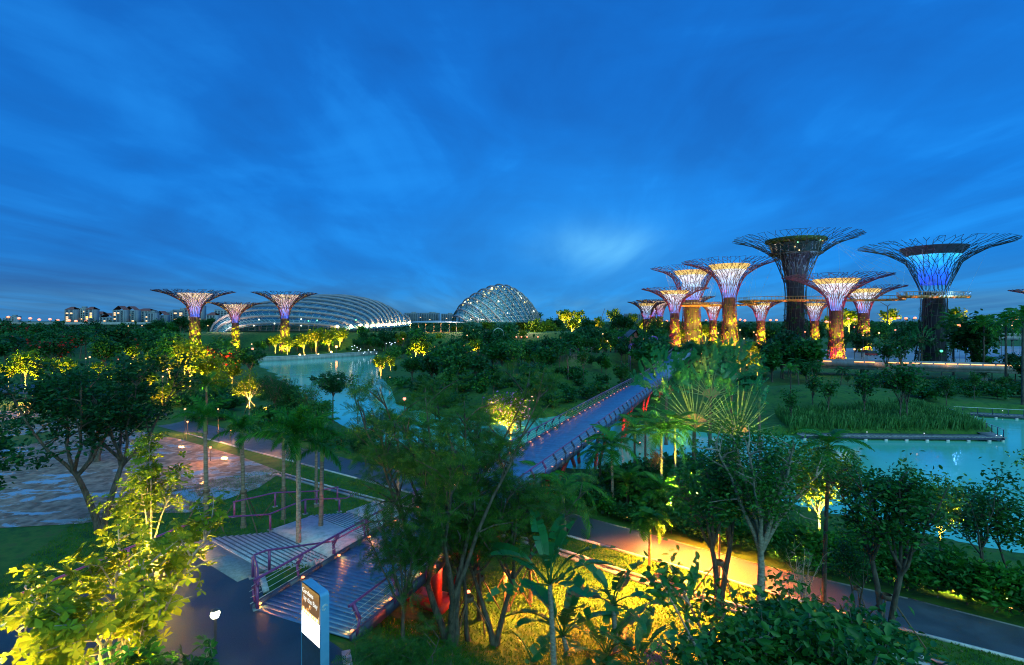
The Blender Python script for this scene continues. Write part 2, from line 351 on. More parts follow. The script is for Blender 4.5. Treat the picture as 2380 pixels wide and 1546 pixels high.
near = [G(x, y, -4.0) for x, y in PN[4:]]
strip_line('path_kerb', [(p.x, p.y, -3.96) for p in near], .14, .16, KERB)
strip_line('path_edging', [(p.x, p.y, -3.97) for p in (G(x, y, -4) for x, y in PF[1:9])], .10, .10, noise_mat('dark_edging', [(.10, .10, .10), (.2, .2, .2)], 3, .7))
# mud flat with puddles
MUDP = [(-500, 962), (-120, 952), (90, 958), (240, 985), (420, 1022), (560, 1062), (655, 1098), (600, 1135), (440, 1192), (330, 1194), (190, 1218), (0, 1228), (-350, 1300)]
m, t, b = M('wet_mud'); N, L = t.nodes, t.links.new
tcn = N.new('ShaderNodeTexCoord'); mp = N.new('ShaderNodeMapping'); mp.inputs['Rotation'].default_value = (0, 0, math.radians(-24)); mp.inputs['Scale'].default_value = (.55, 1.15, 1); L(tcn.outputs['Object'], mp.inputs[0])
n1 = N.new('ShaderNodeTexNoise'); n1.inputs['Scale'].default_value = .40; n1.inputs['Detail'].default_value = 7; n1.inputs['Distortion'].default_value = .6; L(mp.outputs[0], n1.inputs['Vector'])
n2 = N.new('ShaderNodeTexNoise'); n2.inputs['Scale'].default_value = 1.4; n2.inputs['Detail'].default_value = 8; L(tcn.outputs['Object'], n2.inputs['Vector'])
r1 = N.new('ShaderNodeValToRGB'); e = r1.color_ramp.elements; e[0].position = .56; e[1].position = .60; e[0].color = (0, 0, 0, 1); e[1].color = (1, 1, 1, 1); mq_ = N.new('ShaderNodeMath'); mq_.operation = 'MULTIPLY_ADD'; mq_.inputs[1].default_value = .30; L(n2.outputs['Fac'], mq_.inputs[0]); mq2 = N.new('ShaderNodeMath'); mq2.operation = 'MULTIPLY_ADD'; mq2.inputs[1].default_value = .85; mq2.inputs[2].default_value = -.07; L(n1.outputs['Fac'], mq2.inputs[0]); L(mq2.outputs[0], mq_.inputs[2]); L(mq_.outputs[0], r1.inputs[0])
r2_ = N.new('ShaderNodeValToRGB'); e = r2_.color_ramp.elements; e[0].position = .35; e[1].position = .68; e[0].color = (.15, .10, .075, 1); e[1].color = (.40, .29, .23, 1); L(n2.outputs['Fac'], r2_.inputs[0])
mx = N.new('ShaderNodeMix'); mx.data_type = 'RGBA'; L(r1.outputs[0], mx.inputs[0]); L(r2_.outputs[0], mx.inputs[6]); mx.inputs[7].default_value = (.34, .40, .46, 1); L(mx.outputs[2], b.inputs['Base Color'])
mr = N.new('ShaderNodeMapRange'); mr.inputs['To Min'].default_value = .75; mr.inputs['To Max'].default_value = .08; L(r1.outputs[0], mr.inputs[0]); L(mr.outputs[0], b.inputs['Roughness'])
bp = N.new('ShaderNodeBump'); bp.inputs['Strength'].default_value = .5; bp.inputs['Distance'].default_value = .15; L(n2.outputs['Fac'], bp.inputs['Height'])
mi = N.new('ShaderNodeMath'); mi.operation = 'SUBTRACT'; mi.inputs[0].default_value = 1; L(r1.outputs[0], mi.inputs[1]); m2 = N.new('ShaderNodeMath'); m2.operation = 'MULTIPLY'; m2.inputs[1].default_value = .6; L(mi.outputs[0], m2.inputs[0]); L(m2.outputs[0], bp.inputs['Strength']); L(bp.outputs[0], b.inputs['Normal'])
MUD = [G(x, y, -4.0) for x, y in MUDP]
tag(ngon('mud_flat', [(p.x, p.y, -3.965) for p in MUD], m), kind='structure')
# drain between the path and the lawn
DR1 = [(655, 1101), (783, 1137), (930, 1176), (1190, 1243), (1370, 1302), (1465, 1334), (1615, 1381), (1750, 1420), (1785, 1430), (2160, 1536), (2500, 1630)]
dr = [G(x, y, -4) for x, y in DR1]; dn = Vector((-.575, -.818, 0))
tag(ngon('drain_channel', [(p.x, p.y, -3.975) for p in dr]+[(p.x+dn.x*.55, p.y+dn.y*.55, -3.975) for p in reversed(dr)], noise_mat('wet_drain', [(.015, .017, .02), (.04, .042, .05)], 2, .3)), kind='structure')
strip_line('drain_kerb', [(p.x, p.y, -3.93) for p in dr], .12, .14, KERB)
strip_line('drain_kerb', [(p.x+dn.x*.62, p.y+dn.y*.62, -3.93) for p in dr], .26, .14, CONC)
# dry service plaza under the towers on the right, far road
CPK = noise_mat('pale_paving', [(.25, .27, .30), (.42, .44, .48)], .12, .4, detail=5)
tag(ngon('forecourt', [(p.x, p.y, -3.9+.0) for p in [G(1840, 838), G(2450, 862), G(2700, 835), G(2700, 806), G(2080, 805), G(1860, 815)]], CPK), kind='structure')
# lower stairs: treads down from the plaza to the lawn
def stair_run(s0, z0, n, run, rise):
    b = MB(); rz = math.atan2((STAIR_B-STAIR_A).y, (STAIR_B-STAIR_A).x); wd = (STAIR_B-STAIR_A).length-.3
    mid = (STAIR_A+STAIR_B)/2
    for k in range(n):
        c = mid+SDIR*(s0+run*(k+.5)); z = z0-rise*(k+1)
        b.box((c.x, c.y, z-.22), (wd, run-.006, .44), rz)
    return b
def step_stripes(s0, z0, n, run, rise):
    rz = math.atan2((STAIR_B-STAIR_A).y, (STAIR_B-STAIR_A).x); wd = (STAIR_B-STAIR_A).length-.5; mid = (STAIR_A+STAIR_B)/2
    for k in range(n):
        c = mid+SDIR*(s0+run*(k+1)-.06); MB().box((c.x, c.y, z0-rise*(k+1)+.002), (wd, .09, .012), rz).build('step_edge', STEP_DARK, st)
STEP_DARK = noise_mat('step_stripe_dark', [(.10, .12, .15), (.16, .18, .22)], 4, .5)  # strips added to draw the light and dark stripes of the steps
st = thing('stairs', 'pale blue granite steps and landings going down from the plaza to the lawn', 'stairs', (STAIR_A+STAIR_B)/2)
stair_run(.35, 0, 11, .40, .12).build('flight', STONE, st)
stair_run(7.75, -1.32, 10, .40, .12).build('flight', STONE, st)
rz = math.atan2((STAIR_B-STAIR_A).y, (STAIR_B-STAIR_A).x); mid = (STAIR_A+STAIR_B)/2
c = mid+SDIR*6.25; MB().box((c.x, c.y, -1.55), (6.2, 2.96, .46), rz).build('landing', STONE, st)
c = mid+SDIR*13.2; MB().box((c.x, c.y, -2.78), (6.2, 2.8, .5), rz).build('landing', STONE, st)
c = mid+SDIR*-.35; MB().box((c.x, c.y, .004), (6.2, 1.3, .03), rz).build('tactile_strip', TILE, st)
step_stripes(.35, 0, 11, .40, .12); step_stripes(7.75, -1.32, 10, .40, .12)
c = mid+SDIR*.32; MB().box((c.x, c.y, -.1), (6.2, .06, .26), rz).build('step_edge', KERB, st)
# blades of grass on the lawns
def scatter(poly, n, avoid):
    P = np.array([p[:2] for p in poly]); lo, hi = P.min(0), P.max(0)
    x = RS.uniform(lo[0], hi[0], n); y = RS.uniform(lo[1], hi[1], n); ok = inpoly(x, y, poly)
    for a in avoid: ok &= ~inpoly(x, y, a)
    return x[ok], y[ok]
drain_poly = [tuple((p+dn*-.2)[:2]) for p in dr]+[tuple((p+dn*.9)[:2]) for p in reversed(dr)]
def grassbed(name, poly, n, h, avoid, mat):
    x, y = scatter(poly, n, avoid); z = hgt(x, y); k = len(x)
    a = RS.uniform(0, 2*math.pi, k); tl = RS.uniform(.2, .8, k)
    d = np.stack([np.cos(a)*tl, np.sin(a)*tl, np.ones(k)], -1)
    b = MB().leaves(np.stack([x, y, z-.01], -1), d, np.stack([-np.sin(a), np.cos(a), 0*a], -1), h*RS.uniform(.6, 1.4, k), [(-.16, 0, 0), (.16, 0, 0), (.05, 1, .12), (-.05, 1, .12)], [(0, 1, 2, 3)])
    return tag(b.build(name, mat), kind='stuff')
PXY = [tuple(p[:2]) for p in PATH]
grassbed('lawn_grass', [(-4.5, 17), (-6, 24), (-3, 31), (4, 38.5), (24, 24.5), (30, 18), (20, 14)], 90000, .11, [PXY, PLAZA, drain_poly], LF['grass'])
grassbed('lawn_grass', [(-30, 26), (-17, 27), (-11, 24), (-5, 30), (-4, 42), (-24, 57), (-36, 45)], 60000, .12, [PXY, PLAZA, drain_poly, STAIRZONE], LF['grass'])
# reed bed on the little island, fallen leaves on the lawn
x, y = scatter([(41, 75.8), (69.5, 75), (73, 82), (70, 90), (44, 86)], 9000, []); z = hgt(x, y); k = len(x); a = RS.uniform(0, 6.28, k)
hh = 1.25+.4*np.sin(x*.8)*np.cos(y*.9)+RS.uniform(-.3, .5, k)
b = MB().leaves(np.stack([x, y, np.maximum(z, -4.6)], -1), np.stack([np.cos(a)*.28, np.sin(a)*.28, 0*a+1], -1), np.stack([-np.sin(a), np.cos(a), 0*a], -1), hh, [(-.035, 0, 0), (.035, 0, 0), (.05, .55, .03), (-.05, .55, .03), (.015, 1, .22), (-.015, 1, .22)], [(0, 1, 2, 3), (3, 2, 4, 5)])
tag(b.build('reed_bed', LF['reed']), kind='stuff')

x, y = scatter([(-3, 22), (4, 37), (24, 24), (28, 18), (8, 18)], 420, [PXY, PLAZA, drain_poly]); k = len(x); a = RS.uniform(0, 6.28, k)
tag(MB().leaves(np.stack([x, y, hgt(x, y)+.09], -1), np.stack([np.cos(a), np.sin(a), 0*a], -1), np.stack([RS.normal(0, .3, k), RS.normal(0, .3, k), 1+0*a], -1), RS.uniform(.06, .15, k), [(-.4, 0, 0), (0, -.35, .1), (.4, 0, 0), (0, .6, .1)], [(0, 1, 2, 3)]).build('leaf_litter', LF['dry']), kind='stuff')
# ---------------------------------------------------------------- the footbridge
PURP = noise_mat('purple_painted_steel', [(.22, .05, .20), (.34, .09, .28)], 4, .28, spec=.7)
BEAM = noise_mat('blue_black_steel', [(.04, .045, .09), (.08, .08, .14)], 3, .35)
REDS = noise_mat('red_painted_steel', [(.45, .03, .03), (.62, .05, .04)], 2, .4)
STEEL = noise_mat('stainless_cable', [(.55, .56, .58), (.75, .75, .76)], 4, .25)
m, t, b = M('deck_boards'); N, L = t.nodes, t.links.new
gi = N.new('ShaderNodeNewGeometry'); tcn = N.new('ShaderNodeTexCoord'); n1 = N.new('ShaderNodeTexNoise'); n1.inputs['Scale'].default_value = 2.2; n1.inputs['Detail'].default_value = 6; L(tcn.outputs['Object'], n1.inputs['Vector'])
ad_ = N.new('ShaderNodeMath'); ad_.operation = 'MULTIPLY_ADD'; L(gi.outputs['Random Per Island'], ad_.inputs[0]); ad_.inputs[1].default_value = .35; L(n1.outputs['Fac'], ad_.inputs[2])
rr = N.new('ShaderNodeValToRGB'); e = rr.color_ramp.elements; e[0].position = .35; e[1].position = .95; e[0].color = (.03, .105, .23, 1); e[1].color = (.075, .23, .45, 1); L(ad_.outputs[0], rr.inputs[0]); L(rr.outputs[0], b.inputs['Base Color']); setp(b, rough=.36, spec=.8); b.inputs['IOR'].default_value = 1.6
DECK = m  # boards tinted blue, the sky's reflection put into their colour
CTRL = [(-13.2, 9.5), (-8.45, 20.3), (-2.5, 34.6), (3.2, 47.3), (15.4, 74.5), (32.6, 112), (47, 141), (62, 168)]
def catmull(P, n):
    P = np.array(P, float); out = []
    for i in range(1, len(P)-2):
        p0, p1, p2, p3 = P[i-1:i+3]
        for t_ in np.linspace(0, 1, n, endpoint=False):
            out.append(.5*((2*p1)+(-p0+p2)*t_+(2*p0-5*p1+4*p2-p3)*t_**2+(-p0+3*p1-3*p2+p3)*t_**3))
    return np.array(out+[P[-2]])
cl_ = catmull(CTRL, 60); seg = np.hypot(*np.diff(cl_, axis=0).T); cs = np.concatenate([[0], np.cumsum(seg)]); BL = cs[-1]
def bz(s): return .03+4.2*float(sst(np.array((s-92)/60)))
def bp_(s):           # point, tangent, right normal
    x = np.interp(s, cs, cl_[:, 0]); y = np.interp(s, cs, cl_[:, 1]); x2 = np.interp(s+.5, cs, cl_[:, 0]); y2 = np.interp(s+.5, cs, cl_[:, 1])
    if s+.5 > BL: x2, y2 = x, y; x_, y_ = np.interp(s-.5, cs, cl_[:, 0]), np.interp(s-.5, cs, cl_[:, 1]); tt = Vector((x-x_, y-y_, 0)).normalized()
    else: tt = Vector((x2-x, y2-y, 0)).normalized()
    return Vector((x, y, bz(s))), tt, Vector((tt.y, -tt.x, 0))
HW = 2.5
br = thing('footbridge', 'long blue boarded footbridge with purple handrails rising from the plaza across the lake', 'bridge', (bp_(0)[0].x, bp_(0)[0].y, 0))
b = MB(); s = .12
while s < BL-.2:
    p, tt, nn = bp_(s); b.beam(p-nn*HW+Vector((0, 0, -.03)), p+nn*HW+Vector((0, 0, -.03)), .2535, .05); s += .26
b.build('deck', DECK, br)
SS = np.arange(0, BL, 2.0)
for sd in (-1, 1):
    b = MB()
    for a, c in zip(SS[:-1], SS[1:]):
        pa, ta, na = bp_(a); pc, tc_, nc = bp_(c); o_ = sd*(HW+.10)
        b.beam(pa+na*o_+Vector((0, 0, -.08)), pc+nc*o_+Vector((0, 0, -.08)), .16, .42)
    b.build('edge_beam', BEAM, br)
    b = MB(); pts = []
    for a in SS:
        p, tt, nn = bp_(a); pts.append(p+nn*sd*(HW-.02)+Vector((0, 0, 1.16)))
    b.tube(pts, .055, 6); b.build('handrail', PURP, br)
    for hh, of in ((.42, .17), (.66, .24), (.90, .13)):
        b = MB(); b.tube([p_+Vector((0, 0, hh-1.16))+bp_(a)[2]*sd*of for p_, a in zip(pts, SS)], .014, 4); b.build('cable', STEEL, br)
    if sd == -1:
        b = MB()
        for a, c in zip(SS[:-1], SS[1:]):
            pa, ta, na = bp_(a); pc, tc_, nc = bp_(c)
            b.beam(pa+na*sd*(HW+.19)+Vector((0, 0, .145)), pc+nc*sd*(HW+.19)+Vector((0, 0, .145)), .03, .02)
        b.build('edge_trim', STEEL, br)
LAMPW = emis('deck_lamp_glass', (1.0, .20, .02), 2.6)
k = 0
for a in np.arange(.25, BL-40, 2.4):
    if k >= 49: break
    k += 1
    p, tt, nn = bp_(a)
    for sd in (-1, 1):
        q = p+nn*sd*(HW+.17)
        b = MB(); b.beam(q, q+Vector((0, 0, .66))+nn*sd*.12, .07, .17); b.beam(q+Vector((0, 0, .60))+nn*sd*.12, q+Vector((0, 0, 1.13))-nn*sd*.19, .07, .17)
        b.build('post', BEAM if a > 22 else PURP, br)
    if a < 80:
        for sd in ((-1, 1) if a < 40 else (-1,)):
            q = p+nn*sd*(HW-.07); o_ = MB().box(tuple(q+Vector((0, 0, .10))), (.11, .11, .06), math.atan2(tt.y, tt.x)).build('deck_lamp', LAMPW, br)
            if (sd == -1 and a < 60) or a < 12: lamp('deck_light', q-nn*sd*.16+Vector((0, 0, .09)), 5 if a < 25 else 1.1, (1, .36, .05), .03)
# red struts carrying the deck
for n_, a in enumerate((9.5, 27, 43, 57, 72, 90)):
    p, tt, nn = bp_(a); zb = hz1(p.x, p.y)-.1 if n_ < 2 else -6.0
    foot = Vector((p.x, p.y, zb))
    for sd in (-1, 1):
        b = MB()
        for q in (-1, 1):
            top = p+nn*sd*(HW-.4)+tt*q*2.6+Vector((0, 0, -.35)); ft = foot+nn*sd*1.0+tt*q*.5
            u_ = (top-ft).normalized(); V = []
            for pt, wd in ((ft, .40), (top, 1.0)):
                for x_, y_ in ((-1, -1), (1, -1), (1, 1), (-1, 1)): V.append(tuple(pt+tt*x_*wd/2+nn*y_*.12))
            b.add(V, [(0, 1, 2, 3), (7, 6, 5, 4), (0, 4, 5, 1), (1, 5, 6, 2), (2, 6, 7, 3), (3, 7, 4, 0)])
        b.build('strut', REDS, br)
    MB().box((p.x, p.y, zb+.2), (2.9, 1.6, .5), math.atan2(nn.y, nn.x)).build('pier_base', REDS, br)
    MB().beam(p-nn*2.2+Vector((0, 0, -.42)), p+nn*2.2+Vector((0, 0, -.42)), .3, .35).build('cross_beam', REDS, br)
# fixtures that light the struts red
FIX = plain('lamp_housing', (.05, .05, .05), .4)
def spot_fixture(loc, aim, power, col, label, spot=80, glass=None, glow=30.0, r=.09, name='spotlight', grp=None):
    loc = Vector(loc); d = (Vector(aim)-loc).normalized()
    t_ = thing(name, label, 'light', loc, group=grp)
    MB().beam(loc-d*.22, loc, .17, .17).build('housing', FIX, t_)
    MB().ball(tuple(loc+d*.06), r, 8).build('lens', glass or emis(name+'_glass', col, glow), t_)
    if power: lamp('light', loc+d*.30, power, col, .08, 'SPOT', aim, spot)
    return t_
def rp(a, sd, out, z):
    p, tt, nn = bp_(a); return p+nn*sd*out+Vector((0, 0, z-p.z))
REDG = emis('red_lamp_glass', (1.0, .16, .06), 6)
spot_fixture(rp(8.2, 1, 3.3, -2.2), rp(9.5, 1, 2.0, -.3), 2600, (1, .05, .03), 'red spotlight under the near end of the footbridge aimed at the first strut', 110, REDG, r=.12)
spot_fixture(rp(11.5, 1, 3.5, -1.4), rp(9.8, 1, 1.6, -.6), 2200, (1, .06, .02), 'red spotlight just beyond the first strut of the footbridge', 110, REDG, r=.12)
for a in (27, 43, 57, 72): 
    q = rp(a-3.4, 1, 4.2, -4.2); spot_fixture(q, rp(a, 1, 1.8, -1.4), 3000, (1, .04, .02), f'red spotlight at the foot of the footbridge strut {["by the path", "beside the lake bank", "in the palms", "near the fan palms"][[27,43,57,72].index(a)]}', 85, REDG)
lamp('light', rp(10, 1, 4.6, -1.6), 2200, (1, .30, .04), .3, 'SPOT', rp(10, 1, 4.8, -5), 130)
# ---------------------------------------------------------------- railings on the plaza and stairs
def railing(label, pts, posts, mat=PURP, h=1.0, grp=None):
    pts = [Vector(p) for p in pts]; t_ = thing('railing', label, 'railing', pts[0], group=grp)
    MB().tube([p+Vector((0, 0, h)) for p in pts], .05, 6).build('handrail', mat, t_)
    for p in posts:
        p = Vector(p); MB().box((p.x, p.y, p.z+h/2-.02), (.11, .16, h-.04), .6).build('post', BEAM if mat is not PURP else PURP, t_)
        MB().box((p.x, p.y, p.z+.015), (.34, .3, .03), .6).build('base_plate', CONC, t_)
    return t_
def SP(side, s):       # point on the stairs, side 0..1 from left to right, s metres from the top
    q = STAIR_A.lerp(STAIR_B, side)+SDIR*s
    z = 0 if s < .35 else -.12*min(11, (s-.35)/.40) if s < 4.75 else -1.32 if s < 7.75 else -1.32-.12*min(10, (s-7.75)/.40) if s < 11.75 else -2.52
    return Vector((q.x, q.y, z))
railing('purple railing along the left edge of the plaza running onto the stairs', [(-20.4, 18.5, 0), (-18.6, 24.6, 0), SP(-.02, -.2), SP(-.02, .3), SP(-.02, 4.7), SP(-.02, 7.7), SP(-.02, 11.7), SP(-.02, 13)],
        [(-19.6, 21.2, 0), (-18.5, 24.7, 0), SP(-.02, -.1), SP(-.02, 4.8), SP(-.02, 7.7), SP(-.02, 11)])
railing('purple railing bent round the grass corner at the right of the stairs', [(-10.5, 21.2, 0), (-11.4, 22.9, 0), (-12.1, 24.0, 0), SP(1.01, .3), SP(1.01, 4.7), SP(1.01, 7.7), SP(1.01, 11.7), SP(1.01, 13)],
        [(-10.6, 21.3, 0), (-11.45, 22.9, 0), (-12.1, 23.9, 0), SP(1.01, .5), SP(1.01, 4.8), SP(1.01, 7.7), SP(1.01, 11)])
railing('dark railing down the far flight of stairs beside the lawn', [SP(-.6, 4.2), SP(-.5, 7.2), SP(-.45, 10.9), SP(-.4, 13)], [SP(-.6, 4.3), SP(-.5, 7.2), SP(-.45, 10.9), SP(-.4, 12.9)])
# ---------------------------------------------------------------- lit information totem
sgn = thing('information_totem', 'tall blue framed lit information totem standing at the near end of the bridge', 'sign', (-6.43, 16.7, 0), math.radians(-43))
BLUEP = noise_mat('blue_painted_metal', [(.10, .32, .55), (.14, .38, .62)], 2, .35)
HT = 3.35; WD, TH = 1.35, .30
b = MB(); 
prof = []
for k in range(7): a = math.pi/2*k/6; prof.append((WD/2-.12+.12*math.cos(a), HT-.12+.12*math.sin(a)))
prof2 = [(WD/2, 0)]+prof+[(-x, z) for x, z in reversed(prof)]+[(-WD/2, 0)]
V = [(x, y, z) for y in (-TH/2, TH/2) for x, z in prof2]; n = len(prof2)
b.add(V, [(i, i+1, n+i+1, n+i) for i in range(n-1)])
me = b.mesh('frame', BLUEP); o = inst('frame', me, sgn)
def face(name, y, x0, x1, z0, z1, mat, bev=0):
    b = MB().quad((x0, y, z0), (x1, y, z0), (x1, y, z1), (x0, y, z1)); return inst(name, b.mesh(name, mat), sgn)
DKB = plain('dark_sign_back', (.03, .025, .03), .4)
face('back_panel', TH/2-.02, -WD/2+.02, WD/2-.02, .02, HT-.03, DKB); face('lower_panel', -TH/2+.015, -WD/2+.02, WD/2-.02, .02, 1.62, plain('sign_lower', (.05, .09, .14), .35))
m, t, b = M('lit_header'); N, L = t.nodes, t.links.new
tcn = N.new('ShaderNodeTexCoord'); vo = N.new('ShaderNodeTexVoronoi'); vo.inputs['Scale'].default_value = 17; L(tcn.outputs['Object'], vo.inputs['Vector'])
sp_ = N.new('ShaderNodeSeparateXYZ'); L(tcn.outputs['Object'], sp_.inputs[0])
rr = N.new('ShaderNodeValToRGB'); e = rr.color_ramp.elements; e[0].position = .25; e[1].position = .36; e[0].color = (1, .86, .52, 1); e[1].color = (.42, .15, .02, 1); L(vo.outputs['Distance'], rr.inputs[0])
nz_ = N.new('ShaderNodeTexNoise'); nz_.inputs['Scale'].default_value = 2.6; L(tcn.outputs['Object'], nz_.inputs['Vector'])
ms = N.new('ShaderNodeMapRange'); ms.inputs['From Min'].default_value = .47; ms.inputs['From Max'].default_value = .53; L(nz_.outputs['Fac'], ms.inputs[0])
mz = N.new('ShaderNodeMapRange'); mz.inputs['From Min'].default_value = 2.85; mz.inputs['From Max'].default_value = 2.75; L(sp_.outputs[2], mz.inputs[0])
mm = N.new('ShaderNodeMath'); mm.operation = 'MULTIPLY'; L(ms.outputs[0], mm.inputs[0]); L(mz.outputs[0], mm.inputs[1])
mx = N.new('ShaderNodeMix'); mx.data_type = 'RGBA'; L(mm.outputs[0], mx.inputs[0]); mx.inputs[6].default_value = (.10, .05, .02, 1); L(rr.outputs[0], mx.inputs[7])
L(mx.outputs[2], b.inputs['Emission Color']); b.inputs['Emission Strength'].default_value = 2.0; setp(b, (.05, .03, .02), .3)
face('header_panel', -TH/2+.012, -WD/2+.03, WD/2-.10, 2.50, HT-.06, m)
face('band', -TH/2+.010, -WD/2+.03, WD/2-.10, 2.36, 2.498, emis('lit_yellow_band', (1, .55, .02), 1.3))
WHT = emis('lit_white', (1, .97, .92), 2.6); face('screen', -TH/2+.010, -WD/2+.03, WD/2-.06, 1.64, 2.358, WHT)
for k in range(7): inst('pictogram', MB().lathe([(.001, 0), (.03 if k % 3 else .04, 0)], 10).mesh('pictogram', WHT), sgn).matrix_local = Matrix.Translation((-.50+.155*k, -TH/2+.006, 2.43)) @ Matrix.Rotation(math.pi/2, 4, 'X')
VIO = emis('map_line', (.30, .05, .7), .5, (.2, .05, .4)); GRN = emis('map_green', (.05, .5, .05), .6)
b = MB()
for k in range(9): b.box((.08+.055*(k % 9), -TH/2+.004, 1.76+.06*rnd.random()), (.014, .004, .08+.10*rnd.random()))
inst('map_lines', b.mesh('map_lines', VIO), sgn)
for x_ in (.05, .30, .42): inst('map_mark', MB().box((x_, -TH/2+.004, 2.06-.02*x_), (.06, .004, .035)).mesh('map_mark', GRN), sgn)
TXT = emis('lit_lettering', (1, .95, .85), .9)
def text(name, s, size, mat, mtx, parent):
    cu = bpy.data.curves.new(name, 'FONT'); cu.body = s; cu.size = size; cu.extrude = .002
    to = bpy.data.objects.new(name, cu); C.objects.link(to); dg = bpy.context.evaluated_depsgraph_get(); me = bpy.data.meshes.new_from_object(to.evaluated_get(dg))
    bpy.data.objects.remove(to); me.materials.clear(); me.materials.append(mat)
    o = inst(name, me, parent); o.matrix_local = mtx; return o
RX = Matrix.Rotation(math.pi/2, 4, 'X')
text('lettering', 'Gardens', .23, TXT, Matrix.Translation((-.60, -TH/2+.004, 3.02)) @ RX, sgn)
text('lettering', 'by the Bay', .23, TXT, Matrix.Translation((-.50, -TH/2+.004, 2.80)) @ RX, sgn)
EMB = plain('pale_emblem', (.6, .65, .7), .4)
b = MB()
for k in range(3): b.tube([(.10*math.cos(a)*(1-.25*k), .0, .10*math.sin(a)*(1-.25*k)) for a in np.linspace(.3*k, 4.6+.3*k, 14)], .009, 4)
o = inst('emblem', b.mesh('emblem', EMB), sgn); o.matrix_local = Matrix.Translation((WD/2+.004, 0, HT-.45)) @ Matrix.Rotation(math.pi/2, 4, 'Z')
for part, nm in (('header_panel', ('lettering',)), ('screen', ('map_lines', 'map_mark')), ('band', ('pictogram',))):
    under_part([c for c in sgn.children if c.name.split('.')[0] == part][0], *nm)
# ---------------------------------------------------------------- garden lamps
WARM = emis('warm_globe', (1.0, .46, .09), 2.2); ORNG = emis('orange_globe', (1.0, .18, .015), 2.5); WHTG = emis('white_globe', (.75, .9, 1.0), 1.3); CYG = emis('green_white_globe', (.6, 1.0, .7), 1.6)
POLEM = plain('lamp_pole', (.10, .09, .09), .4)
def globe_lamp(p, h, r, label, glass=WARM, power=0, col=(1, .6, .18), grp='small garden lamps', name='garden_lamp'):
    p = Vector(p); t_ = thing(name, label, 'lamp', p, group=grp)
    MB().tube([p, p+Vector((0, 0, h))], max(.03, r*.3), 5).build('pole', POLEM, t_)
    MB().ball(tuple(p+Vector((0, 0, h+r*.8))), r, 8).build('globe', glass, t_)
    MB().lathe([(r*.9, 0), (.001, r*.45)], 8, tuple(p+Vector((0, 0, h+r*1.62)))).build('cap', POLEM, t_)
    if power: lamp('light', p+Vector((0, 0, h+r*.8+.05 if r > .4 else h-.1))+Vector((0, -r*1.4-.05, 0)), power, col, max(.05, r*.6))
    return t_
# ---------------------------------------------------------------- steel tree towers
ROD = noise_mat('dark_purple_steel', [(.02, .008, .022), (.05, .015, .04)], .5, .5)
RODR = noise_mat('magenta_steel', [(.07, .008, .035), (.12, .015, .06)], .5, .5)
RODD = noise_mat('black_green_steel', [(.012, .018, .016), (.03, .038, .03)], .5, .5)
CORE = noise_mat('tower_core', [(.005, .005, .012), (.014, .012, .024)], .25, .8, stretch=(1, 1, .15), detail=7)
COREL = noise_mat('lit_core', [(.04, .032, .03), (.12, .09, .08)], .3, .7, stretch=(1, 1, .2), detail=6)  # paler copy of the core for uplit towers, light put into its colour
def glow_skin(name, stops, z0, z1, strength):      # glow of the lit membrane put into its own emission, colour by height
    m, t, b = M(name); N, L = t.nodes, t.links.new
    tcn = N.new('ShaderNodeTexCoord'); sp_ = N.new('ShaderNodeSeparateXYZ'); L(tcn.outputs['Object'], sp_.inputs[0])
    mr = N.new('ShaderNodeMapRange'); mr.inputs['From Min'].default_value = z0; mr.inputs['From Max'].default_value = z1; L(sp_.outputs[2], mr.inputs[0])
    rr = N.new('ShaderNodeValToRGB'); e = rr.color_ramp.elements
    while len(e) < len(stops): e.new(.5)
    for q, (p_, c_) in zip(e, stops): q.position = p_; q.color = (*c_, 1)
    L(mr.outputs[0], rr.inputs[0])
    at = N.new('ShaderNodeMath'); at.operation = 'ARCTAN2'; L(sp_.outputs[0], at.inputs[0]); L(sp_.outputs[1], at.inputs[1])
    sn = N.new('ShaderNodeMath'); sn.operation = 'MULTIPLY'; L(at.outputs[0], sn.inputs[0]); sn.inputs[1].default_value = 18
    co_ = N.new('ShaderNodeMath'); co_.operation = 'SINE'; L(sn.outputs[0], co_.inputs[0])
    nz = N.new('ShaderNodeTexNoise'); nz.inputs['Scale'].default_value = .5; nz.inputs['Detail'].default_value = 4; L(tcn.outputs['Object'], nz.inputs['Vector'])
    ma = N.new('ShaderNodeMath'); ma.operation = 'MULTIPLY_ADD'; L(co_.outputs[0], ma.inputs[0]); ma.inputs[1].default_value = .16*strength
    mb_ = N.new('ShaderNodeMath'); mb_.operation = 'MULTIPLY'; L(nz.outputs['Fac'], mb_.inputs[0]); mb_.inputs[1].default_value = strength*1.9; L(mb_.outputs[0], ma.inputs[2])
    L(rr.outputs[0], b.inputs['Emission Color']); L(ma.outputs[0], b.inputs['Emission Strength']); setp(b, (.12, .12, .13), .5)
    return m
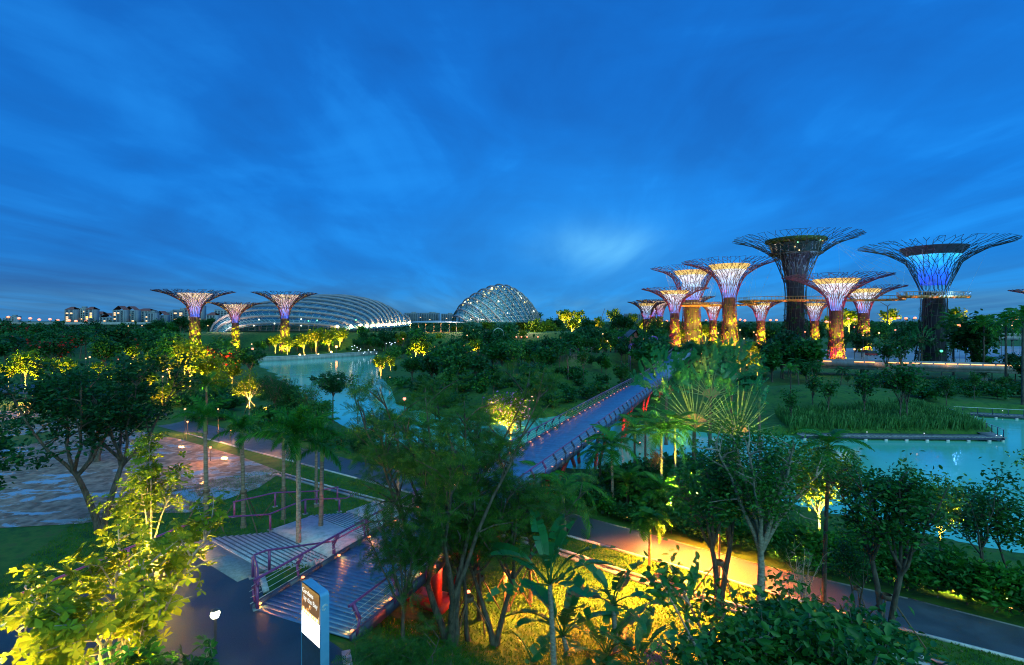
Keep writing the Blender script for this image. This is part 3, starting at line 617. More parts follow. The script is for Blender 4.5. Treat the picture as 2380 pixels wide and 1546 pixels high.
def tower(label, px, d, py_top, halfw, zbase=-3.5, style='gold', trunk=.105, seed=0, leafy=1.0, lights=True, cone=.42):
    rs = np.random.RandomState(100+seed)
    x = (px-CXP)*d/FP; ztop = Zat(py_top, d); H = ztop-zbase; R = halfw*d/FP
    t_ = thing('tree_tower', label, 'tower', (x, d, zbase))
    rt = max(trunk*R*1.0, 1.1); rod = .075+.00034*d
    def rad(f): return float(np.interp(f, [0, .12, .3, .5, .60, .68, .76, .84, .90, .95, .985, 1.0], [rt*1.55, rt*1.32, rt*1.12, rt*1.02, rt*1.06, rt*1.35, max(.19*R, rt*1.75), max(.33*R, rt*2.1), .49*R, .66*R, .87*R, R]))
    zf = lambda f: f*H
    rodm = {'gold': RODR if d < 320 else ROD, 'dark': RODD, 'blue': RODD, 'silver': ROD}[style]
    # trunk: inner core, steel ribs, planting
    MBc = MB().lathe([(rt*1.05, 0), (rt*.9, zf(.25)), (rt*.82, zf(.6))], 18)
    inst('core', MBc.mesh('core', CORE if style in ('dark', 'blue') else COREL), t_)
    b = MB(); N0 = 22
    for i in range(N0):
        a = 2*math.pi*i/N0; b.tube([((rad(f)*math.cos(a+.15*math.sin(f*9+i))), rad(f)*math.sin(a+.15*math.sin(f*9+i)), zf(f)) for f in np.linspace(0, .62, 8)], rod*.75, 3)
    for f in (.1, .2, .3, .4, .5, .58): b.tube([(rad(f)*math.cos(a), rad(f)*math.sin(a), zf(f)) for a in np.linspace(0, 2*math.pi, 19)], rod*.5, 3)
    inst('trunk_frame', b.mesh('trunk_frame', rodm), t_)
    # branching crown of rods
    fs = [.62, .67, .72, .765, .805, .845, .88, .91, .937, .96, .98, 1.0]; NN = 36; cn = [N0, 26, 30, NN, NN, NN+4, NN+8, NN+12, NN+18, NN+24, NN+30, NN+34]
    b = MB(); prev = None
    for k, (f, n) in enumerate(zip(fs, cn)):
        ang = (np.arange(n)+(.5 if k % 2 else 0)+rs.uniform(-.33, .33, n)*(k > 1))*2*math.pi/n; last = k == len(fs)-1
        ff = f+rs.uniform(-.006, .006, n)*(k > 1)*(not last); rr_ = np.array([rad(min(1, q)) for q in ff])*(rs.uniform(.955, 1.0, n) if last else 1)
        cur = np.stack([rr_*np.cos(ang), rr_*np.sin(ang), ff*H+(rs.uniform(-.004, .004, n)*H if k > 4 else 0)], -1); th_ = rod*(1.0-.42*k/len(fs))
        if prev is not None:
            pa, pc = prev
            for i in range(n):
                dd = np.abs((pa-ang[i]+math.pi) % (2*math.pi)-math.pi); o_ = np.argsort(dd)
                b.tube([pc[o_[0]], cur[i]], th_, 3)
                if k > 2 and rs.rand() < (.62 if k < 9 else .5): b.tube([pc[o_[1]], cur[i]], th_*.85, 3)
            if k > 3 and not last:
                for i in range(n):
                    if rs.rand() < .20: b.tube([cur[i], cur[(i+1) % n]], th_*.8, 3)
            if last:
                for i in range(n):
                    if rs.rand() < .45: b.tube([cur[i], cur[(i+1) % n]], th_*.7, 3)
        prev = (ang, cur)
    inst('crown_frame', b.mesh('crown_frame', rodm), t_)
    # funnel inside the crown
    zt = .962 if style != 'dark' else .985
    prof = [(rt*.88, zf(.60)), (rt*1.0, zf(.66)), (max(.14*R, rt*1.18), zf(.73)), (.22*R, zf(.82)), (cone*.80*R, zf(.905)), (cone*R, zf(zt))]
    S = 1.0
    if style == 'gold':
        inst('funnel', MB().lathe(prof[:5], 28).mesh('funnel', glow_skin('funnel_glow', [(0, (.10, .16, .9)), (.25, (.10, .38, 1.0)), (.55, (.35, .62, 1.0)), (.8, (.75, .80, 1.0)), (1, (.8, .88, 1))], zf(.60), zf(.905), 1.0 if seed % 2 else 1.1)), t_)
        inst('funnel_rim', MB().lathe(prof[4:], 28).mesh('funnel_rim', glow_skin('rim_glow', [(0, (1, .78, .26)), (1, (1, .60, .14))], zf(.905), zf(zt), .98)), t_)
    elif style == 'silver':
        inst('neck_band', MB().lathe([(rt*1.0, zf(.575)), (rt*.95, zf(.62)), (rt*1.06, zf(.68)), (max(.13*R, rt*1.3), zf(.75))], 24).mesh('neck_band', glow_skin('neck_glow', [(0, (.03, .10, 1.0)), (.45, (.05, .20, 1.0)), (1, (.40, .42, 1.0))], zf(.575), zf(.75), 1.3)), t_)
        inst('funnel', MB().lathe([(max(.13*R, rt*1.3), zf(.75))]+[(max(prof[3][0], .17*R), zf(.83))]+prof[4:], 28).mesh('funnel', glow_skin('funnel_glow', [(0, (.40, .42, 1.0)), (.3, (.62, .50, .75)), (1, (.95, .72, .55))], zf(.75), zf(zt), .72)), t_)
    elif style == 'blue':
        inst('funnel', MB().lathe(prof[1:5], 28).mesh('funnel', glow_skin('funnel_glow', [(0, (.0, .03, .5)), (.3, (.0, .10, 1.0)), (.8, (.01, .36, 1.0)), (1, (.03, .5, 1))], zf(.66), zf(.905), 1.35)), t_)
        inst('funnel_rim', MB().lathe(prof[4:]+[(cone*R*1.02, zf(zt)+.5)], 28).mesh('funnel_rim', noise_mat('grey_membrane', [(.05, .06, .10), (.09, .10, .15)], .5, .6)), t_)
    else:   # tallest: a glazed round room with a terrace in the crown
        GL = noise_mat('dark_glass', [(.02, .04, .05), (.05, .09, .10)], .4, .15, spec=.8)
        inst('funnel', MB().lathe(prof[:4]+[(.33*R, zf(.86))], 28).mesh('funnel', CORE), t_)
        inst('glazed_room', MB().lathe([(.36*R, zf(.86)), (.40*R, zf(.93)), (.41*R, zf(.945))], 24).mesh('glazed_room', GL), t_)
        inst('terrace_ring', MB().lathe([(.2*R, zf(.85)), (.41*R, zf(.86)), (.42*R, zf(.868)), (.2*R, zf(.872))], 28).mesh('terrace_ring', RODD), t_)
        inst('roof_garden', MB().lathe([(.41*R, zf(.95)), (.47*R, zf(.965)), (.47*R, zf(.985)), (.36*R, zf(.995)), (.001, zf(.99))], 28).mesh('roof_garden', noise_mat('roof_planting', [(.02, .05, .015), (.07, .13, .03)], .8, .9)), t_)
    # plants growing up the trunk
    n = int(1500*leafy); a = rs.uniform(0, 2*math.pi, n); f = .55*rs.beta(1.0, 1.9, n); keep = np.sin(a*7+f*30+seed)+np.sin(a*3-f*55) > .15; a, f = a[keep], f[keep]
    r_ = np.array([rad(q) for q in f])*rs.uniform(.96, 1.07, len(f)); P = np.stack([r_*np.cos(a), r_*np.sin(a), f*H], -1)
    dn_ = np.stack([np.cos(a), np.sin(a), rs.uniform(-.9, .9, len(a))], -1)
    inst('planting', MB().leaves(P, np.stack([-np.sin(a), np.cos(a), rs.uniform(-1, 1, len(a))], -1), dn_, rs.uniform(.45, .95, len(a))*(.6+.002*d), [(-.5, 0, 0), (0, -.4, .1), (.5, 0, 0), (0, .5, .2)], [(0, 1, 2, 3)]).mesh('planting', LF['lime'] if style != 'dark' and style != 'blue' else LF['far']), t_)
    if lights:
        base = 13000*(d/250)**1.0*lights*(H/28)
        for k in range(4):
            aa = -2.45+k*.58+.2*rs.rand(); q = (x+math.cos(aa)*rt*2.9, d+math.sin(aa)*rt*2.9, zbase+.8)
            lamp('uplight', q, base*rs.uniform(.7, 1.2), (1, .70, .06) if k % 2 or seed not in (10, 33) else (1, .06, .16), .5, 'SPOT', (x, d, zbase+H*.30), 95)
            q = (x+math.cos(aa+.3)*rt*2.6, d+math.sin(aa+.3)*rt*2.6, zbase+H*.26)
            lamp('uplight', q, base*.42*rs.uniform(.5, 1.2), (1, .68, .06), .5, 'SPOT', (x, d, zbase+H*.46), 80)
    if style == 'gold' and lights:
        for aa in (-.2, -2.9): lamp('crown_light', (x+math.cos(aa)*rad(.7)*1.25, d+math.sin(aa)*rad(.7)*1.25-1, zbase+zf(.64)), 1300*(d/250)*(R/18), (1, .05, .22), .3, 'SPOT', (x, d, zbase+zf(.9)), 120)
    if style == 'silver':
        for aa in (-.5, -2.6): lamp('crown_light', (x+math.cos(aa)*rt*2.6, d+math.sin(aa)*rt*2.6-1, zbase+zf(.62)), 1300*(d/250), (1, .08, .16), .3, 'SPOT', (x, d, zbase+zf(.9)), 120)
    if style in ('blue', 'dark') or 'ring of lamps' in label:
        GL = CYG
        for k in range(9):
            aa = -math.pi+math.pi*(k+.5)/9; q = (math.cos(aa)*rt*1.28, math.sin(aa)*rt*1.28, zf(.555 if style != 'dark' else .9))
            if style != 'dark': inst('ring_lamp', MB().ball(q, .42, 6).mesh('ring_lamp', GL), t_)
    if style != 'dark': under_part([c for c in t_.children if c.name.split('.')[0] == 'trunk_frame'][0], 'ring_lamp')
    return t_, R, H, rt, x, d, zbase
TW = {}
TW['A'] = tower('pink-white funnelled tree tower, leftmost of all, left of the glass shell', 453, 250, 677, 86, style='silver', seed=1, trunk=.115)
TW['B'] = tower('smallest pink-white funnelled tree tower, middle one of the three at the left', 547, 268, 704, 58, style='silver', seed=2, trunk=.115)
TW['C'] = tower('pink-white funnelled tree tower standing in front of the ribbed glass shell', 662, 240, 681, 72, style='silver', seed=3, trunk=.115)
TW['8'] = tower('tallest tree tower, dark and unlit with a round glazed room in its crown', 1849, 219, 553, 137, style='dark', seed=8, trunk=.155, leafy=1.6, lights=0)
TW['12'] = tower('tall tree tower with bright blue funnel and green-white ring of lamps', 2170, 184, 568, 150, style='blue', seed=12, trunk=.16, leafy=1.5, lights=0)
TW['10'] = tower('yellow rimmed tree tower with pink lit foot beside the red van', 1943, 190, 642, 115, style='gold', seed=10, trunk=.11)
TW['5'] = tower('yellow rimmed tree tower left of the tallest one, highest of the yellow rims', 1695, 255, 608, 107, style='gold', seed=5, trunk=.135)
TW['4'] = tower('thick trunked tree tower with a ring of lamps and walkway loop round its trunk', 1607, 290, 623, 93, style='gold', seed=4, trunk=.20)
TW['3'] = tower('yellow rimmed tree tower with pale lit trunk left of the walkway loop', 1568, 268, 671, 77, style='gold', seed=33, trunk=.125)
TW['1'] = tower('low yellow rimmed tree tower, leftmost of the right-hand cluster', 1503, 330, 702, 45, style='gold', seed=21, trunk=.17)
TW['2'] = tower('far pink rimmed tree tower with blue neck behind the leftmost of the right-hand cluster', 1534, 420, 697, 42, style='silver', seed=22, trunk=.14)
TW['2b'] = tower('far tree tower half hidden between two others at the left of the cluster', 1518, 440, 698, 40, style='silver', seed=23, trunk=.14)
TW['4b'] = tower('tree tower whose rim shows only behind the thick trunked one', 1612, 345, 690, 48, style='silver', seed=24, trunk=.14)
TW['6'] = tower('low yellow rimmed tree tower under the walkway beside the thick trunked one', 1657, 300, 703, 44, style='gold', seed=26, trunk=.165)
TW['7'] = tower('low yellow rimmed tree tower under the walkway, left of the tallest tower', 1768, 272, 700, 53, style='gold', seed=27, trunk=.155)
TW['9'] = tower('low yellow rimmed tree tower just right of the tallest tower', 1893, 272, 701, 52, style='gold', seed=29, trunk=.155)
TW['11'] = tower('yellow rimmed tree tower between the red van and the blue funnelled tower', 2007, 250, 667, 85, style='gold', seed=31, trunk=.125)
TW['13'] = tower('tree tower at the right border of the photo, only its rim tip in view', 2462, 215, 672, 88, style='gold', seed=35, trunk=.12)
# small dark room lights in the tallest crown
q = TW['8']; GD = emis('green_downlight', (.3, 1, .45), 1.5); AM = emis('amber_downlight', (1, .6, .1), 1.5)
for aa, f, mt in ((-2.0, .935, GD), (-1.1, .955, GD), (-2.1, .90, AM), (-1.95, .87, AM), (-.9, .95, AM)):
    inst('room_light', MB().ball((math.cos(aa)*q[1]*.42, math.sin(aa)*q[1]*.42, f*q[2]), .3, 6).mesh('room_light', mt), q[0])
lamp('crown_light', (q[4]+7, q[5]-9, q[6]+q[2]*.7), 5000, (.2, .5, 1), .5); lamp('crown_light', (q[4]-6, q[5]-9, q[6]+q[2]*.7), 2500, (.2, .5, 1), .5)
q = TW['12']
for aa in (-.3, -2.8, -1.6): lamp('crown_light', (q[4]+math.cos(aa)*q[3]*2.4, q[5]+math.sin(aa)*q[3]*2.4, q[6]+q[2]*.58), 1500, (.12, .4, 1), .4)
# ---------------------------------------------------------------- aerial walkway between the towers
WZ = 20.6
OCH = noise_mat('ochre_walkway_steel', [(.35, .16, .04), (.5, .25, .07)], .5, .45)
t4 = TW['4']; t12 = TW['12']; t8 = TW['8']
loop = [(t4[4]+math.cos(a)*t4[3]*2.1, t4[5]+math.sin(a)*t4[3]*2.1) for a in np.linspace(math.radians(120), math.radians(330), 16)]
wp = loop+[(t4[4]+22, 258), (t8[4]-22, 222), (t8[4]-8, 219-9.5), (t8[4]+10, 219-9.5), (t8[4]+30, 200), (t12[4]-16, 178), (t12[4]-4, 184-t12[3]*1.9), (t12[4]+7, 184-t12[3]*1.7)]
wk = catmull([wp[0]]+wp+[wp[-1]], 8)
sk = thing('aerial_walkway', 'slim ochre aerial walkway looping the thick tower and passing the tallest one', 'walkway', (wk[0][0], wk[0][1], WZ))
W3 = [Vector((p[0], p[1], WZ)) for p in wk]
nrm = []
for i in range(len(W3)):
    tt = (W3[min(i+1, len(W3)-1)]-W3[max(i-1, 0)]).normalized(); nrm.append(Vector((tt.y, -tt.x, 0)))
b = MB()
for i in range(len(W3)-1): b.add([tuple(p) for p in (W3[i]-nrm[i]*1.1, W3[i]+nrm[i]*1.1, W3[i+1]+nrm[i+1]*1.1, W3[i+1]-nrm[i+1]*1.1, W3[i]-nrm[i]*.5+Vector((0, 0, -.9)), W3[i]+nrm[i]*.5+Vector((0, 0, -.9)), W3[i+1]+nrm[i+1]*.5+Vector((0, 0, -.9)), W3[i+1]-nrm[i+1]*.5+Vector((0, 0, -.9)))], [(0, 1, 2, 3), (4, 7, 6, 5), (0, 4, 5, 1), (3, 2, 6, 7), (0, 3, 7, 4), (1, 5, 6, 2)])
b.build('deck', OCH, sk)
for sd in (-1, 1):
    b = MB(); P = [p+n_*1.1*sd+Vector((0, 0, 1.3)) for p, n_ in zip(W3, nrm)]; b.tube(P, .07, 3)
    for i in range(0, len(W3)-1):
        for tq in (0, .5): 
            a_ = P[i].lerp(P[i+1], tq); b.tube([a_+Vector((0, 0, -1.3)), a_], .055, 3)
    b.build('railing', OCH, sk)
for i in list(range(3, len(W3)-1, 4)):
    if i < 124 or True: 
        p = W3[i]; lamp('walkway_light', p+Vector((0, -1.3, -1.1)), 60, (1, .38, .05), .15)
for (tw, sp0) in (('5', 30), ('8', 60), ('12', 40), ('4', 20)):
    q = TW[tw]
    idx = [i for i in range(len(W3)) if (W3[i]-Vector((q[4], q[5], WZ))).length < sp0]
    for i in idx[::5]:
        aa = math.atan2(W3[i].y-q[5], W3[i].x-q[4]); MB().tube([W3[i]+Vector((0, 0, 1)), (q[4]+math.cos(aa)*q[1]*.62, q[5]+math.sin(aa)*q[1]*.62, q[6]+q[2]*.93)], .022, 3).build('suspension_cable', STEEL, sk)
# ---------------------------------------------------------------- the two glasshouses
WHITE = noise_mat('white_rib_paint', [(.20, .21, .26), (.28, .29, .33)], .3, .4)
def glass_grid(name, c1, c2, mull, nu, nv, clearness=.3):
    m, t, b = M(name); N, L = t.nodes, t.links.new
    uv = N.new('ShaderNodeUVMap'); uv.uv_map = 'UVMap'; mp = N.new('ShaderNodeMapping'); mp.inputs['Scale'].default_value = (nu, nv, 1); L(uv.outputs[0], mp.inputs[0])
    br_ = N.new('ShaderNodeTexBrick'); br_.offset = 0; br_.inputs['Scale'].default_value = 1; br_.inputs['Brick Width'].default_value = 1; br_.inputs['Row Height'].default_value = 1; br_.inputs['Mortar Size'].default_value = .07
    br_.inputs['Color1'].default_value = (*c1, 1); br_.inputs['Color2'].default_value = (*c2, 1); br_.inputs['Mortar'].default_value = (*mull, 1); L(mp.outputs[0], br_.inputs['Vector'])
    tb = N.new('ShaderNodeBsdfTransparent'); tb.inputs[0].default_value = (.75, .9, .95, 1); mxs = N.new('ShaderNodeMixShader'); mf = N.new('ShaderNodeMath'); mf.operation = 'MULTIPLY_ADD'; mf.inputs[1].default_value = -clearness; mf.inputs[2].default_value = clearness; L(br_.outputs['Fac'], mf.inputs[0]); L(mf.outputs[0], mxs.inputs[0]); L(b.outputs[0], mxs.inputs[1]); L(tb.outputs[0], mxs.inputs[2]); L(mxs.outputs[0], t.nodes['Material Output'].inputs[0])
    L(br_.outputs['Color'], b.inputs['Base Color']); setp(b, rough=.13, spec=1.0); b.inputs['IOR'].default_value = 1.9
    mr = N.new('ShaderNodeMapRange'); mr.inputs['To Min'].default_value = .13; mr.inputs['To Max'].default_value = .6; L(br_.outputs['Fac'], mr.inputs[0]); L(mr.outputs[0], b.inputs['Roughness'])
    return m
def arch_shell(curves, mat, parent, name='glass_shell'):
    A = np.array([[tuple(p) for p in c] for c in curves]); nu, nv = A.shape[:2]
    me = bpy.data.meshes.new(name); F = [(i*nv+j, i*nv+j+1, (i+1)*nv+j+1, (i+1)*nv+j) for i in range(nu-1) for j in range(nv-1)]
    me.from_pydata((A.reshape(-1, 3)-np.array(tuple(parent.location))).tolist(), [], F); me.update()
    uvl = me.uv_layers.new(name='UVMap')
    for p in me.polygons:
        for li in p.loop_indices: v_ = me.loops[li].vertex_index; uvl.data[li].uv = (v_//nv/(nu-1), v_ % nv/(nv-1))
        p.use_smooth = True
    me.materials.append(mat); o = bpy.data.objects.new(name, me); C.objects.link(o); o.parent = parent; return o
FOOTG = emis('foot_lamp_glass', (1, .72, .34), 4.0)
dome = thing('flower_conservatory', 'long low glass shell with white ribs fanning from lit feet at its right', 'glasshouse', DP(760, 765, 300))
fx = [790, 821, 842, 857, 870, 882, 891, 899, 907, 914, 922, 931, 942, 955]; fy = [763, 762, 761, 760.5, 760, 759.5, 759, 758.5, 758, 757.5, 757, 756, 754.5, 753]
pkx = [640, 618, 606, 622, 650, 680, 718, 752, 785, 817, 853, 882, 908, 931]; pky = [751, 735, 721, 710, 700, 693.5, 689, 686.5, 686.5, 690, 697.5, 708, 719, 731]
curves = []; inner = []
for k in range(14):
    d0 = 285+6.5*k; hw = fx[k]-pkx[k]; c = []; ci = []
    for th in np.linspace(0, math.pi, 36):
        cx = math.cos(th); sx_ = math.sin(th)
        px_ = pkx[k]+hw*cx if cx > 0 else pkx[k]+min(hw*.92, 116)*cx
        py_ = (fy[k] if cx > 0 else fy[k]+14)-((fy[k] if cx > 0 else fy[k]+14)-pky[k])*(abs(sx_)**.92)
        d_ = d0+(1-cx)*9
        c.append(DP(px_, py_, d_)); ci.append(DP(px_-.6, min(py_+3.4+1.5*sx_, 775), d_+1.5))
    curves.append(c); inner.append(ci)
arch_shell(inner, glass_grid('conservatory_glass', (.04, .20, .30), (.07, .28, .36), (.28, .36, .42), 34, 40), dome)
for k, c in enumerate(curves):
    MB().tube(c, np.array([.62+.22*math.sin(th) for th in np.linspace(0, math.pi, 36)])*(1 if k < 9 else .8), 6).build('rib', WHITE, dome, smooth=True)
    b = MB()
    for j in range(3, 17, 2): b.tube([c[j], inner[k][j-1]], .2, 3); b.tube([c[j], inner[k][j+1]], .2, 3)
    sr = b.build('strut', WHITE, dome); sr.parent = [c_ for c_ in dome.children if c_.name.split('.')[0] == 'rib'][-1]
    f_ = c[0]; inst('foot_lamp', MB().ball(tuple(f_+Vector((-1.0, -1.6, 1.0))-dome.location), .85, 8).mesh('foot_lamp', FOOTG), dome); lamp('foot_light', f_+Vector((.6, -2.2, -.6)), 9000, (1, .60, .24), .5, 'SPOT', c[3], 110)
for k in (0, 1, 2): lamp('rib_light', curves[k][27]+Vector((0, -5, -1)), 3000, (1, .65, .45), .5)
INN = emis('interior_lamp', (.95, 1, .7), 1.6); INB = emis('interior_green', (.05, 1, .35), 1.4)
for px_, py_, mt in ((602, 743, INN), (638, 752, INN), (700, 742, INN), (717, 746, INB), (737, 745, INB), (661, 735, INN), (827, 744, INB), (590, 757, INN), (700, 757, INN)):
    inst('interior_light', MB().ball(tuple(DP(px_, py_, 283)-dome.location), .45, 6).mesh('interior_light', mt), dome)
cf = thing('cloud_conservatory', 'tall rounded glass dome with slanting white ribs and yellow lights inside', 'glasshouse', DP(1150, 748, 330))
lx = [1051, 1053, 1058, 1067, 1080, 1096, 1114, 1133, 1152, 1171, 1189, 1205, 1219, 1232]; rx_ = [1085, 1112, 1140, 1166, 1188, 1206, 1220, 1231, 1239, 1245, 1249, 1252, 1255, 1258]
pky = [733, 718, 704, 691, 680, 670, 663, 659, 661, 668, 677, 688, 700, 714]
curves = []; inner = []
for k in range(14):
    d0 = 318+3.0*k; c = []; ci = []; hy = (748-pky[k])/.78
    P0, P1, P2, P3 = (lx[k], 748), (lx[k]+2, 748-hy*1.08), (lx[k]+.42*(rx_[k]-lx[k]), 748-hy*.96), (rx_[k], 749)
    for u_ in np.linspace(0, 1, 30):
        w_ = ((1-u_)**3, 3*u_*(1-u_)**2, 3*u_*u_*(1-u_), u_**3); px_ = sum(a*p[0] for a, p in zip(w_, (P0, P1, P2, P3))); py_ = sum(a*p[1] for a, p in zip(w_, (P0, P1, P2, P3)))
        d_ = d0+34*(1-u_)-16*math.sin(math.pi*u_)
        c.append(DP(px_, py_, d_)); ci.append(DP(px_+1.0, min(749, py_+4.2), d_+2.5))
    curves.append(c); inner.append(ci)
arch_shell(inner, glass_grid('dome_glass', (.06, .24, .26), (.11, .33, .32), (.45, .52, .52), 28, 30, .6), cf)
for k, c in enumerate(curves):
    MB().tube(c, .5 if k < 10 else .42, 6).build('rib', WHITE, cf, smooth=True)
    b = MB()
    for j in range(6, 28, 2): b.tube([c[j], inner[k][j-1]], .2, 3); b.tube([c[j], inner[k][min(29, j+1)]], .2, 3)
    sr = b.build('strut', WHITE, cf); sr.parent = [c_ for c_ in cf.children if c_.name.split('.')[0] == 'rib'][-1]
YL = emis('interior_yellow', (1, .78, .22), 1.7); BL_ = emis('interior_blue', (.1, .3, 1), 1.5)
rs = np.random.RandomState(4)
for k in range(46):
    i = rs.randint(2, 12); j = rs.randint(8, 27); p = inner[i][j].lerp(inner[i+1][j], rs.rand())+Vector((0, -1.2, 0))
    inst('interior_light', MB().ball(tuple(p-cf.location), rs.uniform(.3, .85), 6).mesh('interior_light', BL_ if k % 15 == 7 else INN if k % 4 == 0 else YL), cf)
for px_, py_, e_ in ((1165, 752, 3500), (1215, 752, 3500), (1240, 748, 3000), (1060, 748, 2600), (1120, 750, 2500)): lamp('rib_light', DP(px_, py_, 296), e_*1.6, (1, .70, .5), .6)
# low canopy between the two glasshouses
can = thing('entrance_canopy', 'low pale canopy roof lit orange below, between the two glasshouses', 'canopy', DP(1010, 757, 310))
MB().lathe([(.01, 1.2), (12, .9), (17, .2), (17, 0), (.01, .3)], 24, tuple(DP(1015, 750, 312)-DP(1010, 757, 310))).build('roof', noise_mat('canopy_roof', [(.3, .36, .42), (.42, .48, .52)], .2, .4), can, off=(0, 0, 0))
b = MB()
for k in range(7): b.tube([(-14+4.6*k, -4+k % 2*3, -6), (-14+4.6*k, -4+k % 2*3, 1.6)], .2, 5)
b.build('column', CONC, can, off=(0, 0, 0))
for dx in (-12, -2, 9): lamp('canopy_light', DP(1010, 757, 310)+Vector((dx, -5, -.4)), 2500, (1, .32, .08), .3)
# ---------------------------------------------------------------- skyline across the water
WALLS = [noise_mat('painted_wall', [(.20, .22, .27), (.28, .31, .36)], .05, .7), noise_mat('grey_wall', [(.13, .16, .22), (.2, .24, .30)], .05, .7), noise_mat('cream_wall', [(.26, .27, .30), (.34, .35, .38)], .05, .7)]
ROOFR = noise_mat('red_tile_roof', [(.22, .06, .05), (.34, .10, .07)], .2, .7); ROOFG = noise_mat('flat_roof', [(.2, .22, .26), (.3, .32, .36)], .1, .7)
GLS = noise_mat('window_glass', [(.03, .05, .09), (.06, .09, .14)], .3, .15)
LITW = emis('lit_window', (1, .50, .10), 1.3)
def block(label, x0, x1, ptop, d, roof, wall=0, lit=3, cols=3, grp='apartment blocks across the water', name='apartment_block'):
    rs = np.random.RandomState(int(x0*7)); xm = (x0+x1)/2; base = Vector(((xm-CXP)*d/FP, d, -4)); wd = (x1-x0)*d/FP; dp = max(14, wd*.6); H = Zat(ptop, d)+4; rh = {'hip': 5, 'gable': 7, 'flat': 0}[roof]; Hw = H-rh
    t_ = thing(name, label, 'building', base, group=grp)
    b = MB().box((0, 0, Hw/2), (wd, dp, Hw)); nf = int(Hw/3.3)
    for k in range(2, nf): b.box((0, -dp/2-.5, k*3.3), (wd*.96, 1.0, .9))
    for k in range(cols+1): b.box((-wd/2+wd*k/cols, -dp/2-.55, Hw/2), (1.4, 1.3, Hw-.5))
    inst('wall', b.mesh('wall', WALLS[wall]), t_)
    for k in range(cols):
        cx = -wd/2+wd*(k+.5)/cols
        inst('window_strip', MB().box((cx, -dp/2-.12, Hw*.5), (wd/cols*.55, .3, Hw*.9)).mesh('window_strip', GLS), t_)
    for k in range(lit): inst('window', MB().box((-wd/2+wd*(rs.randint(cols)+.5)/cols, -dp/2-.6, 3.3*rs.randint(max(3, nf//2), nf)-1.2), (wd/cols*.5, 1.2, 2.2)).mesh('window', LITW), t_)
    if roof == 'hip':
        w2, d2 = wd/2+1, dp/2+1; b = MB().add([(-w2, -d2, Hw), (w2, -d2, Hw), (w2, d2, Hw), (-w2, d2, Hw), (-w2*.35, 0, H), (w2*.35, 0, H)], [(0, 1, 5, 4), (2, 3, 4, 5), (1, 2, 5, 5), (3, 0, 4, 4)])
    elif roof == 'gable':
        b = MB(); n = max(1, round(wd/22))
        for k in range(n): c_ = -wd/2+wd*(k+.5)/n; h_ = wd/n/2; b.add([(c_-h_, -dp/2-1, Hw), (c_, -dp/2-1, H), (c_+h_, -dp/2-1, Hw), (c_-h_, dp/2, Hw), (c_, dp/2, H), (c_+h_, dp/2, Hw)], [(0, 1, 4, 3), (1, 2, 5, 4), (0, 2, 1, 1), (3, 4, 5, 5)])
    else: b = MB().box((0, 0, Hw+.5), (wd*1.01, dp*1.01, .8)).box((wd*.15, 0, Hw+2), (wd*.3, dp*.4, 3))
    inst('roof', b.mesh('roof', ROOFG if roof == 'flat' else ROOFR), t_)
    under_part([c for c in t_.children if c.name.split('.')[0] == 'wall'][0], 'window', 'window_strip')
    return t_
for a in [('leftmost apartment tower with red hipped roof and lit windows', 160, 179, 713, 900, 'hip', 0, 5, 2), ('long pale apartment slab joining two red roofed towers', 180, 206, 717, 915, 'flat', 2, 2, 5), ('red roofed apartment tower at the right end of the leftmost slab', 206, 224, 713, 900, 'hip', 0, 7, 2),
          ('low pale apartment block with red roof behind the orange lamps', 224, 247, 724, 930, 'hip', 2, 2, 3), ('stepped apartment block with red gables left of the twin gabled towers', 240, 270, 728, 880, 'gable', 0, 2, 4), ('blue grey apartment tower with twin white gables, brightest window', 271, 295, 711, 870, 'gable', 0, 4, 3),
          ('blue grey gabled tower attached right of the twin gabled one', 294, 321, 712, 885, 'gable', 0, 3, 3), ('wide red roofed apartment block in the middle of the skyline', 321, 360, 717, 930, 'hip', 2, 3, 5), ('white apartment block in front of the wide red roofed one', 345, 364, 727, 870, 'flat', 0, 2, 3), ('narrow gabled apartment block right of the white one', 367, 389, 723, 900, 'gable', 1, 2, 2),
          ('plain blue glass office block between gabled blocks', 388, 409, 726, 960, 'flat', 1, 1, 3), ('slanted blue office tower with lit orange top', 408, 433, 721, 900, 'flat', 1, 6, 2), ('tall pale apartment tower just left of the leftmost tree tower', 434, 452, 712, 900, 'hip', 2, 2, 2), ('tall pale apartment tower just right of the leftmost tree tower trunk', 456, 474, 712, 905, 'flat', 0, 2, 2),
          ('low red roofed house block right of the leftmost tree tower', 474, 486, 740, 900, 'hip', 2, 1, 2), ('pale apartment block with lit corner, left of the glass shell', 486, 506, 726, 880, 'hip', 2, 4, 3), ('broad apartment block behind the middle tree tower', 505, 540, 721, 910, 'flat', 2, 4, 5),
          ('distant slab block right of the glass shell, left of three', 942, 972, 728, 1500, 'flat', 1, 1, 6), ('distant slab block right of the glass shell, middle of three', 977, 1020, 728, 1550, 'flat', 1, 2, 8), ('distant slab block just left of the rounded glass dome', 1027, 1056, 730, 1500, 'flat', 1, 2, 6),
          ('plain distant office block left of the right-hand tree towers', 1451, 1472, 730, 1400, 'flat', 1, 1, 4), ('distant office block partly behind the leftmost right-hand tree tower', 1477, 1497, 731, 1380, 'flat', 1, 0, 4), ('low white block behind the orange lamps at the left border', 22, 42, 736, 1000, 'flat', 2, 2, 3)]: block(*a)
